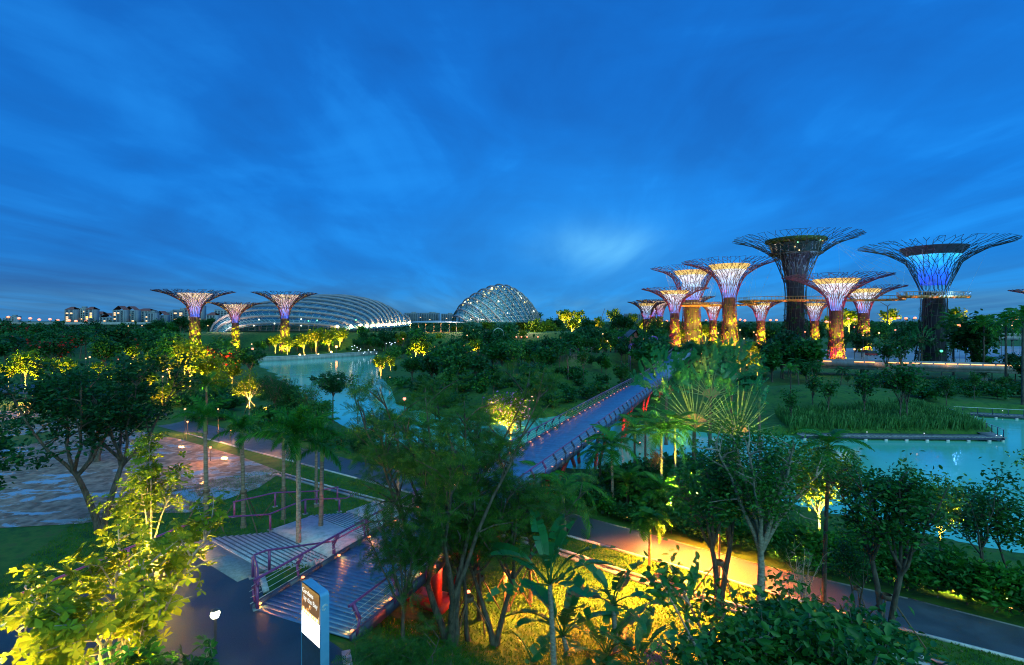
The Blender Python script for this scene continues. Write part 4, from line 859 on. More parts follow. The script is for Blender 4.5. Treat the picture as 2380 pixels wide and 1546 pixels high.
# elevated roads with lamps
def viaduct(label, pts, wd, ht, pier, lampsx=()):
    t_ = thing('viaduct', label, 'road bridge', pts[0]); b = MB()
    for a, c in zip(pts[:-1], pts[1:]): b.beam(a, c, wd, ht)
    b.build('deck', CONC, t_)
    for sd in (-1, 1):
        b = MB()
        for a, c in zip(pts[:-1], pts[1:]): b.beam(Vector(a)+Vector((0, sd*wd/2-.0, ht/2+.45)), Vector(c)+Vector((0, sd*wd/2, ht/2+.45)), .25, .9)
        b.build('parapet', CONC, t_)
    for a, c in zip(pts[:-1], pts[1:]):
        n = max(1, int((Vector(c)-Vector(a)).length/pier))
        for k in range(n): p = Vector(a).lerp(Vector(c), (k+.5)/n); z0 = min(-4, hz1(p.x, p.y))-1; MB().box((p.x, p.y, (p.z-ht/2+z0)/2), (1.6, wd*.35, p.z-ht/2-z0-.02)).build('pier', CONC, t_)
    return t_
viaduct('elevated road with orange street lamps at the left border below the skyline', [(-620, 470, 8.2), (-440, 500, 8.8), (-330, 640, 7.5)], 16, 1.8, 40)
viaduct('grey elevated road behind the blue funnelled tower at the right', [(182, 214, 5.0), (230, 206, 5.0), (320, 190, 5.0)], 9, 1.5, 18)
def street_lamp(px, py, d, h, label, r=.9, glass=ORNG, z0=None):
    p = DP(px, py, d); zb = p.z-h if z0 is None else z0
    t_ = thing('street_lamp', label, 'street lamp', (p.x, p.y, zb), group='orange street lamps on the far roads')
    MB().tube([(p.x, p.y, zb), (p.x, p.y, p.z+.4)], .12+.0002*d, 4).build('pole', POLEM, t_); MB().tube([(p.x, p.y, p.z+.4), (p.x+1.6, p.y-.5, p.z+.6)], .12, 4).build('arm', POLEM, t_)
    MB().ball((p.x, p.y-.3, p.z), r*1.35, 8, .75).build('lamp_head', glass, t_)
for px, py, d in [(20, 737, 480), (45, 740, 480), (71, 740, 490), (92, 743, 495), (117, 742, 500), (135, 744, 510), (161, 745, 540), (177, 746.5, 560), (200, 747, 590), (219, 750, 600)]: street_lamp(px, py, d, 9, 'glowing orange street lamp along the elevated road below the left skyline', 1.0 if d < 520 else 1.2)
for px, py, d in [(1526, 745, 470), (1550, 746, 470), (1577, 745, 470), (1641, 745, 470), (1720, 743, 460), (1731, 745, 460), (1291, 749, 420), (1790, 744, 450), (1804, 744, 450), (1971, 741, 420), (1986, 743, 420), (2087, 739, 400), (2105, 740, 400), (1920, 748, 380), (1927, 749, 380), (2126, 739, 400), (2295, 744, 330), (2357, 750, 300), (2355, 743, 300), (2070, 741, 400)]:
    street_lamp(px, py, d, 10, 'glowing orange street lamp above the trees behind the right-hand tree towers', .85)
for px, py, d, r in [(2231, 754, 200, .8), (2226, 771, 200, .5)]: street_lamp(px, py, d, 8, 'large orange street lamp right of the blue funnelled tower', r)
# road bridge with the glowing strip
rb = thing('road_bridge', 'grey concrete road bridge with a glowing orange strip along its parapet', 'road bridge', (88, 152, 0))
RA, RB_ = Vector((82, 156, -.2)), Vector((170, 116, .3)); rd = (RB_-RA).normalized(); rn = Vector((rd.y, -rd.x, 0))
MB().beam(RA+Vector((0, 0, -1.0)), RB_+Vector((0, 0, -1.0)), 8, 1.4).build('girder', CONC, rb)
for sd in (-1, 1): MB().beam(RA+rn*sd*4.1+Vector((0, 0, -.25)), RB_+rn*sd*4.1+Vector((0, 0, -.25)), .3, 1.5).build('parapet', CONC, rb)
for k in range(3): p = RA.lerp(RB_, .22+.27*k); MB().lathe([(1.5, -6), (1.1, -3), (1.0, -1.72)], 8, (p.x, p.y, 0)).build('pier', CONC, rb)
STRIP = emis('strip_light', (1, .36, .05), 2.6); n = 30; Lr = (RB_-RA).length*.80
for k in range(n):
    if k in (1, 3, 5, 6, 9): continue
    a = RA+rd*(Lr*k/n)+rn*4.3+Vector((0, 0, .45)); c = a+rd*(Lr/n-.35); MB().beam(a, c, .12, .22).build('light_strip', STRIP, rb)
for k in range(5): p = RA+rd*(Lr*(k+.5)/5)+rn*5.4+Vector((0, 0, .5)); lamp('strip_glow', p, 90, (1, .36, .07), .3)
# boardwalks at the lake
BRD = noise_mat('weathered_boards', [(.14, .14, .15), (.30, .29, .29)], 1.2, .4, detail=7, spec=.6)
RAILS = noise_mat('pale_rail', [(.5, .52, .56), (.62, .64, .68)], 3, .3)
def boardwalk(label, A, B_, wd, z, step=.6, pile=2.8, side=1, rail=None):
    A, B_ = Vector((*A, z)), Vector((*B_, z)); t_ = thing('boardwalk', label, 'boardwalk', A); d_ = (B_-A); ln = d_.length; d_.normalize(); n_ = Vector((d_.y, -d_.x, 0))*side
    b = MB(); s = 0
    while s < ln: p = A+d_*(s+step/2); b.beam(p, p+n_*wd, step-.03, .07); s += step
    b.build('planks', BRD, t_); MB().beam(A+n_*(wd-.1)+Vector((0, 0, -.2)), B_+n_*(wd-.1)+Vector((0, 0, -.2)), .16, .3).build('edge_beam', BEAM, t_)
    s = .6
    while s < ln: p = A+d_*s+n_*(wd-.12); MB().box((p.x, p.y, z-.66), (.42, .30, .60)).build('pile', KERB, t_); s += pile
    if rail:
        o_ = n_*(wd-.12); MB().tube([A+o_+Vector((0, 0, 1.1)), B_+o_+Vector((0, 0, 1.1))], .045, 5).build('handrail', RAILS, t_)
        s = .2
        while s < ln: p = A+d_*s+o_; MB().box((p.x, p.y, z+.55), (.07, .1, 1.08)).build('post', BEAM, t_); s += rail
    return t_
boardwalk('dark boardwalk on pale piles along the front of the reed bed', (41.2, 74.9), (68.8, 73.6), 2.0, -4.42, side=1)
boardwalk('railed boardwalk slanting back from the tip of the reed bed', (67.0, 72.2), (75.2, 92), 2.0, -4.38, side=1, rail=1.7)
boardwalk('railed boardwalk over the water at the right border', (76.2, 93.8), (98, 85.6), 2.0, -4.40, side=1, rail=2.1)
q1, q2 = G(1820, 1201, -4.5), G(2600, 1342, -4.5)
boardwalk('pale blue boardwalk along the near lake shore behind the shrubs', (q1.x, q1.y), (q2.x, q2.y), 1.6, -4.5, step=.5, side=1)
for px, py in ((2015, 1007), (2148, 1010), (2316, 1015), (2327, 1015), (2330, 957)): globe_lamp(G(px, py, -4.4), .12, .07, 'tiny white marker lamp set on the lake boardwalk', WHTG, grp='marker lamps on the boardwalk', name='marker_lamp')
# retaining wall of the far promenade
wall_ = thing('lake_wall', 'long low grey retaining wall along the far side of the lake', 'wall', (-104, 207, -5))
pw = [(-110, 209), (-97, 215), (-66, 251)]
b = MB()
for a, c in zip(pw[:-1], pw[1:]): b.beam((*a, -4.3), (*c, -4.3), .8, 2.2)
b.build('wall', CONC, wall_)
b = MB()
for a, c in zip(pw[:-1], pw[1:]): b.beam((*a, -3.12), (*c, -3.12), 1.1, .18)
b.build('coping', KERB, wall_)
# lakeside walk behind it
# red van and parked cars on the forecourt
GLASSV = noise_mat('car_glass', [(.02, .03, .04), (.04, .05, .06)], 2, .1, spec=.8); TYRE = plain('tyre', (.02, .02, .02), .8); RIM = plain('wheel_rim', (.4, .4, .42), .3, .8)
def car(label, p, rz, col, ln=4.6, ht=1.7, van=False, name='parked_car'):
    t_ = thing(name, label, 'van' if van else 'car', p, rz); pm = noise_mat('car_paint', [tuple(c*.9 for c in col), col], 1, .25, spec=.8); w_ = 1.8
    pr = [(-ln/2, .35), (-ln/2, .95), (-ln/2+.12, 1.1), (ln*.22 if not van else ln*.30, 1.1), (ln/2-.1, .92), (ln/2, .7), (ln/2, .35)]
    ro = [(-ln/2+.25, 1.1), (-ln/2+.55, ht), (ln*.05 if not van else ln*.22, ht), (ln*.24 if not van else ln*.34, 1.1)]
    if van: ro[1] = (-ln/2+.15, ht); ro[0] = (-ln/2+.05, 1.1)
    def ext(P, hw, hw2=None):
        n = len(P); b = MB(); V = [(x, -hw, z) for x, z in P]+[(x, hw, z) for x, z in P]; b.add(V, [(i, (i+1) % n, n+(i+1) % n, n+i) for i in range(n)]); m_ = n//2
        b.add([(x, s*hw, z) for s in (-1, 1) for x, z in P], [(s*n+i, s*n+i+1, s*n+n-2-i, s*n+n-1-i) for s in (0, 1) for i in range((n-1)//2)]); return b
    inst('body', ext(pr, w_/2).mesh('body', pm), t_); inst('cabin', ext(ro, w_/2-.1).mesh('cabin', GLASSV), t_)
    inst('roof', MB().box(((ro[1][0]+ro[2][0])/2, 0, ht+.02), (ro[2][0]-ro[1][0], w_-.22, .08)).mesh('roof', pm), t_)
    for sx_ in (-1, 1):
        for sy_ in (-1, 1):
            w0 = MB().lathe([(.2, -.11), (.33, -.11), (.33, .11), (.2, .11)], 12).mesh('wheel', TYRE); o = inst('wheel', w0, t_); o.matrix_local = Matrix.Translation((sx_*ln*.31, sy_*(w_/2-.08), .33)) @ Matrix.Rotation(math.pi/2, 4, 'X')
            inst('rim', MB().lathe([(.001, -.06), (.2, -.08), (.2, .08), (.001, .06)], 10).mesh('rim', RIM), o)
        inst('headlight' if sx_ > 0 else 'tail_light', MB().box((sx_*(ln/2+.005), .6, .75), (.06, .34, .16)).mesh('lamp', KERB if sx_ > 0 else REDS), t_)
    return t_
car('red van parked on the pale forecourt between two tree towers', G(2027, 827, -3.9), .15, (.45, .03, .03), 5.6, 2.2, True, 'parked_van')
car('small dark red car parked behind the red van', G(2062, 818, -3.9), .3, (.25, .03, .03))
car('white car half hidden by trees right of the red van', G(2085, 828, -3.9), -.2, (.6, .6, .62))
# steep roofed hut in the wood with its gable lit red
hut = thing('hut', 'steep dark roofed hut with dim red gable in the middle of the wood', 'hut', DP(1470, 800, 150))
z0 = 5.0; hx, hy_ = hut.location.x, hut.location.y
HR = noise_mat('thatch_roof', [(.03, .035, .05), (.07, .08, .10)], .8, .7)
V = [(-4.6, -3, 0), (2.4, -3, 0), (.4, -3.4, 4.2), (-4.6, 5, 0), (2.4, 5, 0), (.4, 5, 4.2)]
inst('roof', MB().add(V, [(0, 2, 5, 3), (1, 4, 5, 2), (0, 3, 4, 1)]).mesh('roof', HR), hut)
inst('gable', MB().add([(-3.4, -2.8, .2), (1.9, -2.8, .2), (.35, -2.8, 3.6), (.30, -2.8, 3.6)], [(0, 1, 2, 3)]).mesh('gable', noise_mat('gable_board', [(.07, .025, .02), (.12, .04, .03)], 3, .6)), hut)
inst('wall', MB().box((-1, 1, -4.6), (5, 5.5, 9.2)).mesh('wall', noise_mat('dark_timber', [(.06, .03, .02), (.12, .06, .04)], 2, .7)), hut)
lamp('hut_light', hut.location+Vector((-.5, -5.2, .6)), 90, (1, .12, .04), .2)
VIOL = noise_mat('violet_lit_steel', [(.25, .08, .5), (.4, .14, .7)], 2, .3)  # violet light on the arches put into the tube colour
for k, (px0, px1, py0, py1, d) in enumerate([(1465, 1492, 805, 797, 135), (1326, 1345, 803, 794, 140), (1436, 1447, 788, 784, 150), (1512, 1528, 786, 782, 150), (1146, 1170, 771, 763, 190)]):
    a, c = DP(px0, py0, d), DP(px1, py0, d+3); t_ = thing('garden_arch', ['violet arch in front of the steep roofed hut', 'violet arch by the green-white lamp left of the hut', 'small violet arch just left of the hut', 'small violet arch just right of the hut', 'pale arch below the rounded glass dome'][k], 'arch', a)
    hgt_ = (py0-py1)*d/FP
    for q in range(2):
        off = Vector((0, 1.6*q, 0)); b = MB(); b.tube([Vector((a.x, a.y, hz1(a.x, a.y)-.2))+off]+[a.lerp(c, t)+off+Vector((0, 0, hgt_*4*t*(1-t))) for t in np.linspace(0, 1, 9)]+[Vector((c.x, c.y, hz1(c.x, c.y)-.2))+off], .13, 5); b.build('hoop', VIOL if k < 4 else KERB, t_)
    if k < 2: lamp('arch_light', a.lerp(c, .5)+Vector((0, -2.5, -.6)), 300, (.5, .15, 1), .2)
# cranes on the horizon
CRN = plain('crane_steel', (.10, .10, .12), .5)
for k, (mx, my0, my1, jx, jy, cx, cy_) in enumerate([(2063, 742, 712, 2046, 702, 2069, 707), (1923, 742, 716, 1919, 707, 1926, 713), (1398, 745, 738, 1406, 717, 1396, 737)]):
    d = 620; a = DP(mx, my0, d); t_ = thing('tower_crane', ['crane with raised jib behind the trees right of the red van tower', 'thin crane right of the tallest tree tower', 'thin crane with steep jib above the wood left of the right-hand towers'][k], 'crane', (a.x, d, -4))
    MB().beam((a.x, d, -4), DP(mx, my1, d), .9, .9).build('mast', CRN, t_); MB().beam(DP(mx, my1, d), DP(jx, jy, d), .5, .5).build('jib', CRN, t_); MB().beam(DP(mx, my1, d), DP(cx, cy_, d), .6, .6).build('counter_jib', CRN, t_)
# ---------------------------------------------------------------- vegetation builders
LEAF2 = ([(0, 0, 0), (.23, .35, .06), (.19, .72, .03), (0, 1, -.12), (-.19, .72, .03), (-.23, .35, .06)], [(0, 1, 2, 3), (0, 3, 4, 5)])
OBO = ([(0, 0, 0), (.14, .35, .05), (.27, .72, .04), (0, 1, -.12), (-.27, .72, .04), (-.14, .35, .05)], [(0, 1, 2, 3), (0, 3, 4, 5)])
DIAM = ([(-.5, 0, 0), (0, -.42, .12), (.5, 0, 0), (0, .5, .12)], [(0, 1, 2, 3)])
def pinna(n=9, w=.03, l=.26):
    V, Q = [], []
    for k in range(n):
        y = .12+.88*k/n; ll = l*math.sin(math.pi*(.18+.78*k/n))
        for s in (-1, 1):
            i = len(V); V += [(0, y-w*.5, 0), (s*ll, y+ll*.35-w*.3, -.05), (s*ll*1.02, y+ll*.35+w*.4, -.05), (0, y+w, 0)]; Q.append((i, i+1, i+2, i+3))
    i = len(V); V += [(-.008, 0, 0), (.008, 0, 0), (.004, 1, -.03), (-.004, 1, -.03)]; Q.append((i, i+1, i+2, i+3))
    return V, Q
PINN = pinna()
def nrmz(v): return v/(np.linalg.norm(v, axis=-1, keepdims=True)+1e-9)
def skeleton(seed, h, th, R, limbs=7, subs=6, r0=.14, shape='round', stems=1, twig=1.0, sag=0.0):
    rs = np.random.RandomState(seed); W = MB(); T, Dv = [], []
    for sN in range(stems):
        a0 = 2*math.pi*sN/stems+rs.rand(); off = np.array([math.cos(a0), math.sin(a0), 0])*(.22*R if stems > 1 else 0); b0 = np.array([math.cos(a0), math.sin(a0), 0])*(.07 if stems > 1 else 0)
        n = 7; tt = np.linspace(0, 1, n); path = np.stack([tt*0, tt*0, tt*th], -1)+b0+off*(tt**1.4)[:, None]+np.concatenate([np.zeros((1, 3)), rs.normal(0, .035*th/4, (n-1, 3))*[1, 1, 0]]).cumsum(0)
        rr = r0*(1-.42*tt)*np.where(tt == 0, 1.35, 1)/(stems**.35); W.tube(path, rr, 7)
        L = max(2, limbs//stems)
        for k in range(L):
            az = 2*math.pi*(k+rs.uniform(-.3, .3))/L+a0; q = rs.uniform(.42, 1.0) if k < L-1 or L < 3 else .05
            s0 = path[-1] if rs.rand() < .55 else path[-2]*.5+path[-1]*.5
            if shape == 'round': zt = th+(h-th)*(.30+.62*math.sqrt(max(0, 1-q*q))*rs.uniform(.75, 1.05)); rt_ = R*q*.82
            elif shape == 'flat': zt = th+(h-th)*rs.uniform(.62, .95); rt_ = R*(.25+.75*q)*.85
            elif shape == 'vase': zt = th+(h-th)*rs.uniform(.55, .97); rt_ = R*q*.8
            elif shape == 'tall': zt = th+(h-th)*rs.uniform(.15, .95); rt_ = R*.6*rs.uniform(.4, 1)*(1.15-.5*(zt-th)/(h-th))
            else: zt = th+(h-th)*rs.uniform(.4, .95); rt_ = R*q*.8
            e = np.array([math.cos(az)*rt_+off[0], math.sin(az)*rt_+off[1], zt]); mid_ = s0*.5+e*.5+np.array([0, 0, (.10 if shape != 'flat' else -.03)*(h-th)])+rs.normal(0, .06*R, 3)
            u_ = np.linspace(0, 1, 7)[:, None]; lp = s0*(1-u_)**2+2*mid_*u_*(1-u_)+e*u_*u_; lp[1:-1] += rs.normal(0, .015*R, (5, 3))
            lr = r0*.52/(stems**.35)*(1-.78*u_[:, 0]); W.tube(lp, lr, 5)
            for m_ in range(subs):
                f = rs.uniform(.30, 1.0); i = f*6; i0 = min(5, int(i)); p0 = lp[i0]*(1-(i-i0))+lp[i0+1]*(i-i0)
                v = rs.normal(0, 1, 3)*[1, 1, .55]+nrmz(e-s0)*.8+[0, 0, .25-sag]; v = nrmz(v); ln = R*rs.uniform(.22, .50)*(1.1-.35*f)
                pm = p0+v*ln*.5+rs.normal(0, .05*ln, 3)+[0, 0, .06*ln]; p1 = p0+v*ln+[0, 0, -sag*ln*.6]
                W.tube([p0, pm, p1], np.array([.20, .13, .05])*r0*twig, 4)
                for g_ in (.45, .7, .9, 1.0):
                    c = p0*(1-g_)**2+2*pm*g_*(1-g_)+p1*g_*g_; T.append(c); Dv.append(v)
    return W, np.array(T), np.array(Dv), rs
def crown(T, Dv, rs, n, spread, size, tmpl, style='simple', up=.35, var=.35, droop=0.0):
    if style == 'whorl':
        idx = rs.randint(0, len(T), n//6); c = np.repeat(T[idx]+rs.normal(0, spread, (len(idx), 3)), 6, 0); ax = np.repeat(nrmz(Dv[idx]*.5+rs.normal(0, .35, (len(idx), 3))+[0, 0, .6]), 6, 0)
        a = np.tile(np.arange(6)*math.pi/3, len(idx))+np.repeat(rs.uniform(0, 6, len(idx)), 6); ref = np.cross(ax, [.3, .9, .1]); ref = nrmz(ref); bi = np.cross(ax, ref)
        d = ref*np.cos(a)[:, None]+bi*np.sin(a)[:, None]+ax*rs.uniform(-.25, .45, (len(a), 1)); nr = ax+rs.normal(0, .15, d.shape)
        return MB().leaves(c, d, nr, size*rs.uniform(1-var, 1+var, len(c)), *tmpl)
    idx = rs.randint(0, len(T), n); c = T[idx]+rs.normal(0, spread, (n, 3))*[1, 1, .8]
    d = nrmz(rs.normal(0, 1, (n, 3))*[1, 1, .45]+Dv[idx]*.5+[0, 0, -droop]); nr = rs.normal(0, .55, (n, 3))+[0, 0, up*2]
    return MB().leaves(c, d, nr, size*rs.uniform(1-var, 1+var, n), *tmpl)
def tree_proto(seed, h, th, R, n, size, leaf, bark=BARK, spread=.25, tmpl=DIAM, style='simple', **k):
    sk_k = {a: k[a] for a in ('limbs', 'subs', 'r0', 'shape', 'stems', 'twig', 'sag') if a in k}
    W, T, Dv, rs = skeleton(seed, h, th, R, **sk_k)
    P = {'trunk': W.mesh('trunk', bark, smooth=True), 'crown': crown(T, Dv, rs, n, spread, size, tmpl, style, droop=k.get('droop', 0)).mesh('crown', leaf), 'tips': (T, Dv), 'h': h}
    if 'blossom' in k: P['blossom'] = crown(T, Dv, rs, k['blossom'][1], spread*1.3, k['blossom'][2], DIAM).mesh('blossom', k['blossom'][0])
    if 'extra' in k: P['extra'] = k['extra'](T, Dv, rs)
    return P
def plant(name, P, loc, label, cat='tree', sc=1.0, rz=None, group=None):
    t_ = thing(name, label, cat, loc, rnd.uniform(0, 6.28) if rz is None else rz, sc, group)
    for part in ('trunk', 'crown', 'blossom'):
        if part in P: inst(part, P[part], t_)
    if 'extra' in P:
        nm, mt, lst = P['extra']
        for b_ in lst: inst(nm, b_, [c for c in t_.children if c.name.split('.')[0] == 'crown'][0])
    return t_
# ---- palms and banana kind
def frond_mesh(L, nl, ll, arch, droop, leaf, fox=False, w=.045, seed=0, stemr=.022):
    rs = np.random.RandomState(seed); s = np.linspace(0, 1, 14); y = L*(s*(1-.22*arch*s*s)); z = L*(arch*.75*s-arch*1.25*s*s)
    R_ = np.stack([0*s, y, z], -1); b = MB().tube(R_, stemr*(1.15-s), 4)
    u_ = np.repeat(np.linspace(.16, 1, nl), 2 if not fox else 5); n = len(u_); side = np.tile([-1, 1], nl) if not fox else 0
    p = np.stack([0*u_, np.interp(u_, s, y), np.interp(u_, s, z)], -1); tg = nrmz(np.stack([0*u_, np.interp(u_, s, np.gradient(y)), np.interp(u_, s, np.gradient(z))], -1))
    if fox: a = rs.uniform(0, 2*math.pi, n); lat = np.stack([np.cos(a), 0*a, np.sin(a)*.9], -1)
    else: lat = np.stack([side*1.0, 0*u_, .25+0*u_], -1)
    d = nrmz(lat+tg*rs.uniform(.45, .8, (n, 1))+[0, 0, -droop]+rs.normal(0, .08, (n, 3))); ln = ll*np.sin(math.pi*np.clip(.12+.80*u_, 0, 1))**.7*rs.uniform(.85, 1.1, n)+.05
    nr = np.cross(d, np.cross(np.array([0, 0, 1.0]), d)+1e-6)+rs.normal(0, .2, (n, 3))
    ws = w/ll
    b.leaves(p, d, nr, ln, [(-ws, 0, 0), (ws, 0, 0), (ws*.9, .55, .02-.02), (-ws*.9, .55, 0), (ws*.15, 1, -.16), (-ws*.15, 1, -.16)], [(0, 1, 2, 3), (3, 2, 4, 5)])
    return b.mesh('frond', leaf)
def trunk_mesh(h, r0, r1, bark, lean=0, seed=0, bulge=0):
    rs = np.random.RandomState(seed); tt = np.linspace(0, 1, 22); ring = 1+.05*np.where(np.arange(22) % 2, 1, -1)
    P = np.stack([lean*tt**1.5, .3*lean*tt, h*tt], -1); r = (r0+(r1-r0)*tt)*ring*(1+bulge*np.exp(-((tt-.25)/.2)**2)); r[0] *= 1.35
    return MB().tube(P, r, 9).mesh('trunk', bark, smooth=True), P[-1]
SHAFT = noise_mat('crownshaft', [(.10, .22, .05), (.2, .34, .09)], 3, .4)
def palm(label, loc, h, fr, nf, spread=(-.25, 1.1), r0=.16, r1=.12, bark=PALMB, shaft=.9, lean=0, seed=0, stakes=False, group=None, cat='palm', shaftmat=None, rz=None, fscale=1.0, parts=True):
    rs = np.random.RandomState(seed+500); t_ = thing('palm_tree', label, cat, loc, rnd.uniform(0, 6) if rz is None else rz, 1, group)
    tm, top = trunk_mesh(h, r0, r1, bark, lean, seed); inst('trunk', tm, t_)
    if shaft: inst('crownshaft', MB().tube([top+[0, 0, -.05], top+[0, 0, shaft*.4], top+[0, 0, shaft]], [r1*1.15, r1*1.25, r1*.6], 9).mesh('crownshaft', shaftmat or SHAFT, smooth=True), t_)
    for k in range(nf):
        f = (k+.5)/nf; el = spread[0]+(spread[1]-spread[0])*f**.8; az = k*2.39996+rs.uniform(-.2, .2); me = fr[k % len(fr)]
        o = inst('frond', me, t_); o.matrix_local = Matrix.Translation(Vector(top+[0, 0, shaft*.85])) @ Matrix.Rotation(az, 4, 'Z') @ Matrix.Rotation(el, 4, 'X') @ Matrix.Scale(fscale*rs.uniform(.85, 1.1), 4)
    if stakes: stake(t_, h*.42, 2.0, rs)
    return t_
STK = noise_mat('timber_stake', [(.12, .08, .05), (.22, .15, .10)], 4, .8)
def stake(t_, hh, out, rs, n=3):
    a0 = rs.uniform(0, 2)
    for k in range(n): a = a0+k*2*math.pi/n; inst('stake', MB().tube([(math.cos(a)*out, math.sin(a)*out, -.1), (math.cos(a)*.15, math.sin(a)*.15, hh)], .04, 5).mesh('stake', STK), t_)
    inst('collar', MB().lathe([(.2, hh-.12), (.24, hh-.1), (.24, hh+.1), (.2, hh+.12)], 9).mesh('collar', STK), t_)
def blade_mesh(L, wd, pet, arch, leaf, seed=0, tear=.25, mat2=None):
    rs = np.random.RandomState(seed); n = 16; s = np.linspace(0, 1, n+1); tot = pet+L
    y = tot*(s-.18*arch*s**3); z = tot*arch*(.5*s-.95*s*s); sp0 = pet/tot
    b = MB().tube(np.stack([0*s, y, z], -1), np.interp(s, [0, sp0, 1], [.045, .03, .006]), 5)
    S2 = np.linspace(sp0, 1, 15); yy = np.interp(S2, s, y); zz = np.interp(S2, s, z)
    prof = wd*np.sin(math.pi*np.clip((S2-sp0)/(1-sp0)*.92+.05, 0, 1))**.55; fold = .30
    for sd in (-1, 1):
        for k in range(14):
            if rs.rand() < tear*.55: continue
            g_ = rs.uniform(0, .5)*(rs.rand() < tear*1.6); dz = -rs.uniform(0, .5)*(rs.rand() < tear)
            b.add([(0, yy[k], zz[k]), (0, yy[k+1], zz[k+1]), (sd*prof[k+1]*(1-.1*g_), yy[k+1]+.05-(yy[k+1]-yy[k])*g_*.6, zz[k+1]+prof[k+1]*(fold+dz)), (sd*prof[k], yy[k]+.05, zz[k]+prof[k]*(fold+dz))], [(0, 1, 2, 3)])
    return b.mesh('leaf', leaf)
def banana(label, loc, h, nl, seed, L=1.9, wd=.30, arch=.35, trunkc=True, group=None, name='banana_plant', spread=(.25, 1.25), bark=None):
    rs = np.random.RandomState(seed); t_ = thing(name, label, 'banana plant' if name == 'banana_plant' else 'plant', loc, rs.uniform(0, 6), 1, group)
    if h > .3:
        tm, top = trunk_mesh(h, .15, .10, bark or PALE, .2, seed); inst('stem', tm, t_)
    else: top = np.array([0, 0, .05])
    for k in range(nl):
        me = blade_mesh(L*rs.uniform(.75, 1.1), wd*rs.uniform(.8, 1.15), L*.35, arch*rs.uniform(.7, 2.0), LF['banana'] if rs.rand() > .06 else LF['dry'], seed*31+k, .2 if k % 3 else .5)
        o = inst('leaf', me, t_); f = (k+.5)/nl; o.matrix_local = Matrix.Translation(Vector(top+[0, 0, -.1])) @ Matrix.Rotation(k*2.4+rs.uniform(-.3, .3), 4, 'Z') @ Matrix.Rotation(spread[0]+(spread[1]-spread[0])*f, 4, 'X') @ Matrix.Rotation(rs.uniform(-.5, .5), 4, 'Y')
    return t_
def fan_palm(label, loc, h, R, nl, az, seed, leafm='banana', petm='fan', blade=True, pet=.50):
    rs = np.random.RandomState(seed); t_ = thing('fan_palm', label, 'palm', loc, az)
    tm, top = trunk_mesh(h, .22, .17, BARK, .1, seed); inst('trunk', tm, t_)
    b = MB()                                                               # overlapping leaf bases
    for k in range(nl):
        f = (k+.5)/nl*2-1; a = f*1.15; b.leaves([top+[0, .05*(k % 2*2-1), -.35]], [(math.sin(a), 0, math.cos(a))], [(0, -1, 0)], [1.35], [(-.09, 0, 0), (.09, 0, 0), (.05, 1, 0), (-.05, 1, 0)], [(0, 1, 2, 3)])
    inst('leaf_base', b.mesh('leaf_base', noise_mat('sheath', [(.22, .10, .07), (.36, .22, .16)], 5, .6)), t_)
    for k in range(nl):
        f = (k+.5)/nl*2-1; a = f*1.38+rs.uniform(-.07, .07); pl = R*pet*(1-.12*f*f)*rs.uniform(.80, 1.06); d = np.array([math.sin(a), rs.uniform(-.16, .16), math.cos(a)-.06*abs(f)]); p0 = top+[0, .05*(k % 2*2-1), -.1]
        pt_ = inst('petiole', MB().tube([p0, p0+d*pl*.5, p0+d*pl], [.075, .06, .03], 5).mesh('petiole', LF[petm]), t_)
        if blade:
            me = blade_mesh(R*(1.02-pet), R*.062, .02, .10+.5*abs(f)+rs.uniform(0, .3), LF[leafm], seed*17+k, .35)
            o = inst('leaf', me, pt_); o.matrix_local = Matrix.Translation(Vector(p0+d*pl)) @ Matrix.Rotation(a, 4, 'Y') @ Matrix.Rotation(math.pi/2, 4, 'X') @ Matrix.Rotation(rs.uniform(-.9, .9)+math.pi, 4, 'Y')
    return t_
# ---------------------------------------------------------------- near and middle planting, one by one
def at(px, py, z=None):
    p = G(px, py, -4.0)
    if z is not None: return G(px, py, z)
    for _ in range(6): p = G(px, py, hz1(p.x, p.y))
    return p
# bottom-left big leaved tree, lit yellow
BIG = tree_proto(1, 5.9, 1.6, 3.3, 4000, .25, LF['lime'], PALE, spread=.22, tmpl=OBO, style='whorl', limbs=10, subs=9, r0=.17, shape='flat')
plant('broadleaf_tree', BIG, (-11.3, 14.6, 0), 'large-leaved tree lit bright yellow filling the bottom left corner', rz=.4)
BIG2 = tree_proto(2, 3.3, 1.0, 1.9, 1700, .25, LF['mid'], PALE, spread=.2, tmpl=OBO, style='whorl', limbs=7, subs=7, r0=.10, shape='flat')
plant('broadleaf_tree', BIG2, (-8.9, 13.2, 0), 'low dark-leaved tree at the bottom edge beside the plaza lamp', rz=1.0)
SLIM = tree_proto(3, 7.5, 2.6, 1.7, 2300, .20, LF['lime'], PALE, spread=.20, tmpl=OBO, style='whorl', limbs=8, subs=8, r0=.11, shape='round', stems=2)
plant('broadleaf_tree', SLIM, G(352, 1400, 0), 'slender forked tree with yellow lit leaves at the plaza edge by the bollard lamp', rz=2.0)
DARKT = tree_proto(4, 13.2, 5.0, 6.2, 9000, .34, LF['dark'], BARK, spread=.42, tmpl=LEAF2, limbs=10, subs=9, r0=.34, shape='flat', stems=2)
plant('broadleaf_tree', DARKT, at(235, 1238), 'tall dark tree with forked black trunk at the edge of the mud', rz=.2)
DARK2 = tree_proto(5, 10.2, 3.5, 4.8, 6000, .30, LF['dark'], PALE, spread=.35, tmpl=LEAF2, limbs=9, subs=8, r0=.22, shape='flat')
plant('broadleaf_tree', DARK2, (-28.3, 24.5, -2.2), 'dark tree with pale limbs reaching in from the left border', rz=1.4)
plant('broadleaf_tree', DARK2, (-57, 50, -4), 'dark tree behind the mud near the left border', rz=3.0, sc=.95)
plant('broadleaf_tree', DARKT, (-47, 58, -4), 'spreading dark tree between the mud and the lamp lit path', rz=2.5, sc=.8)
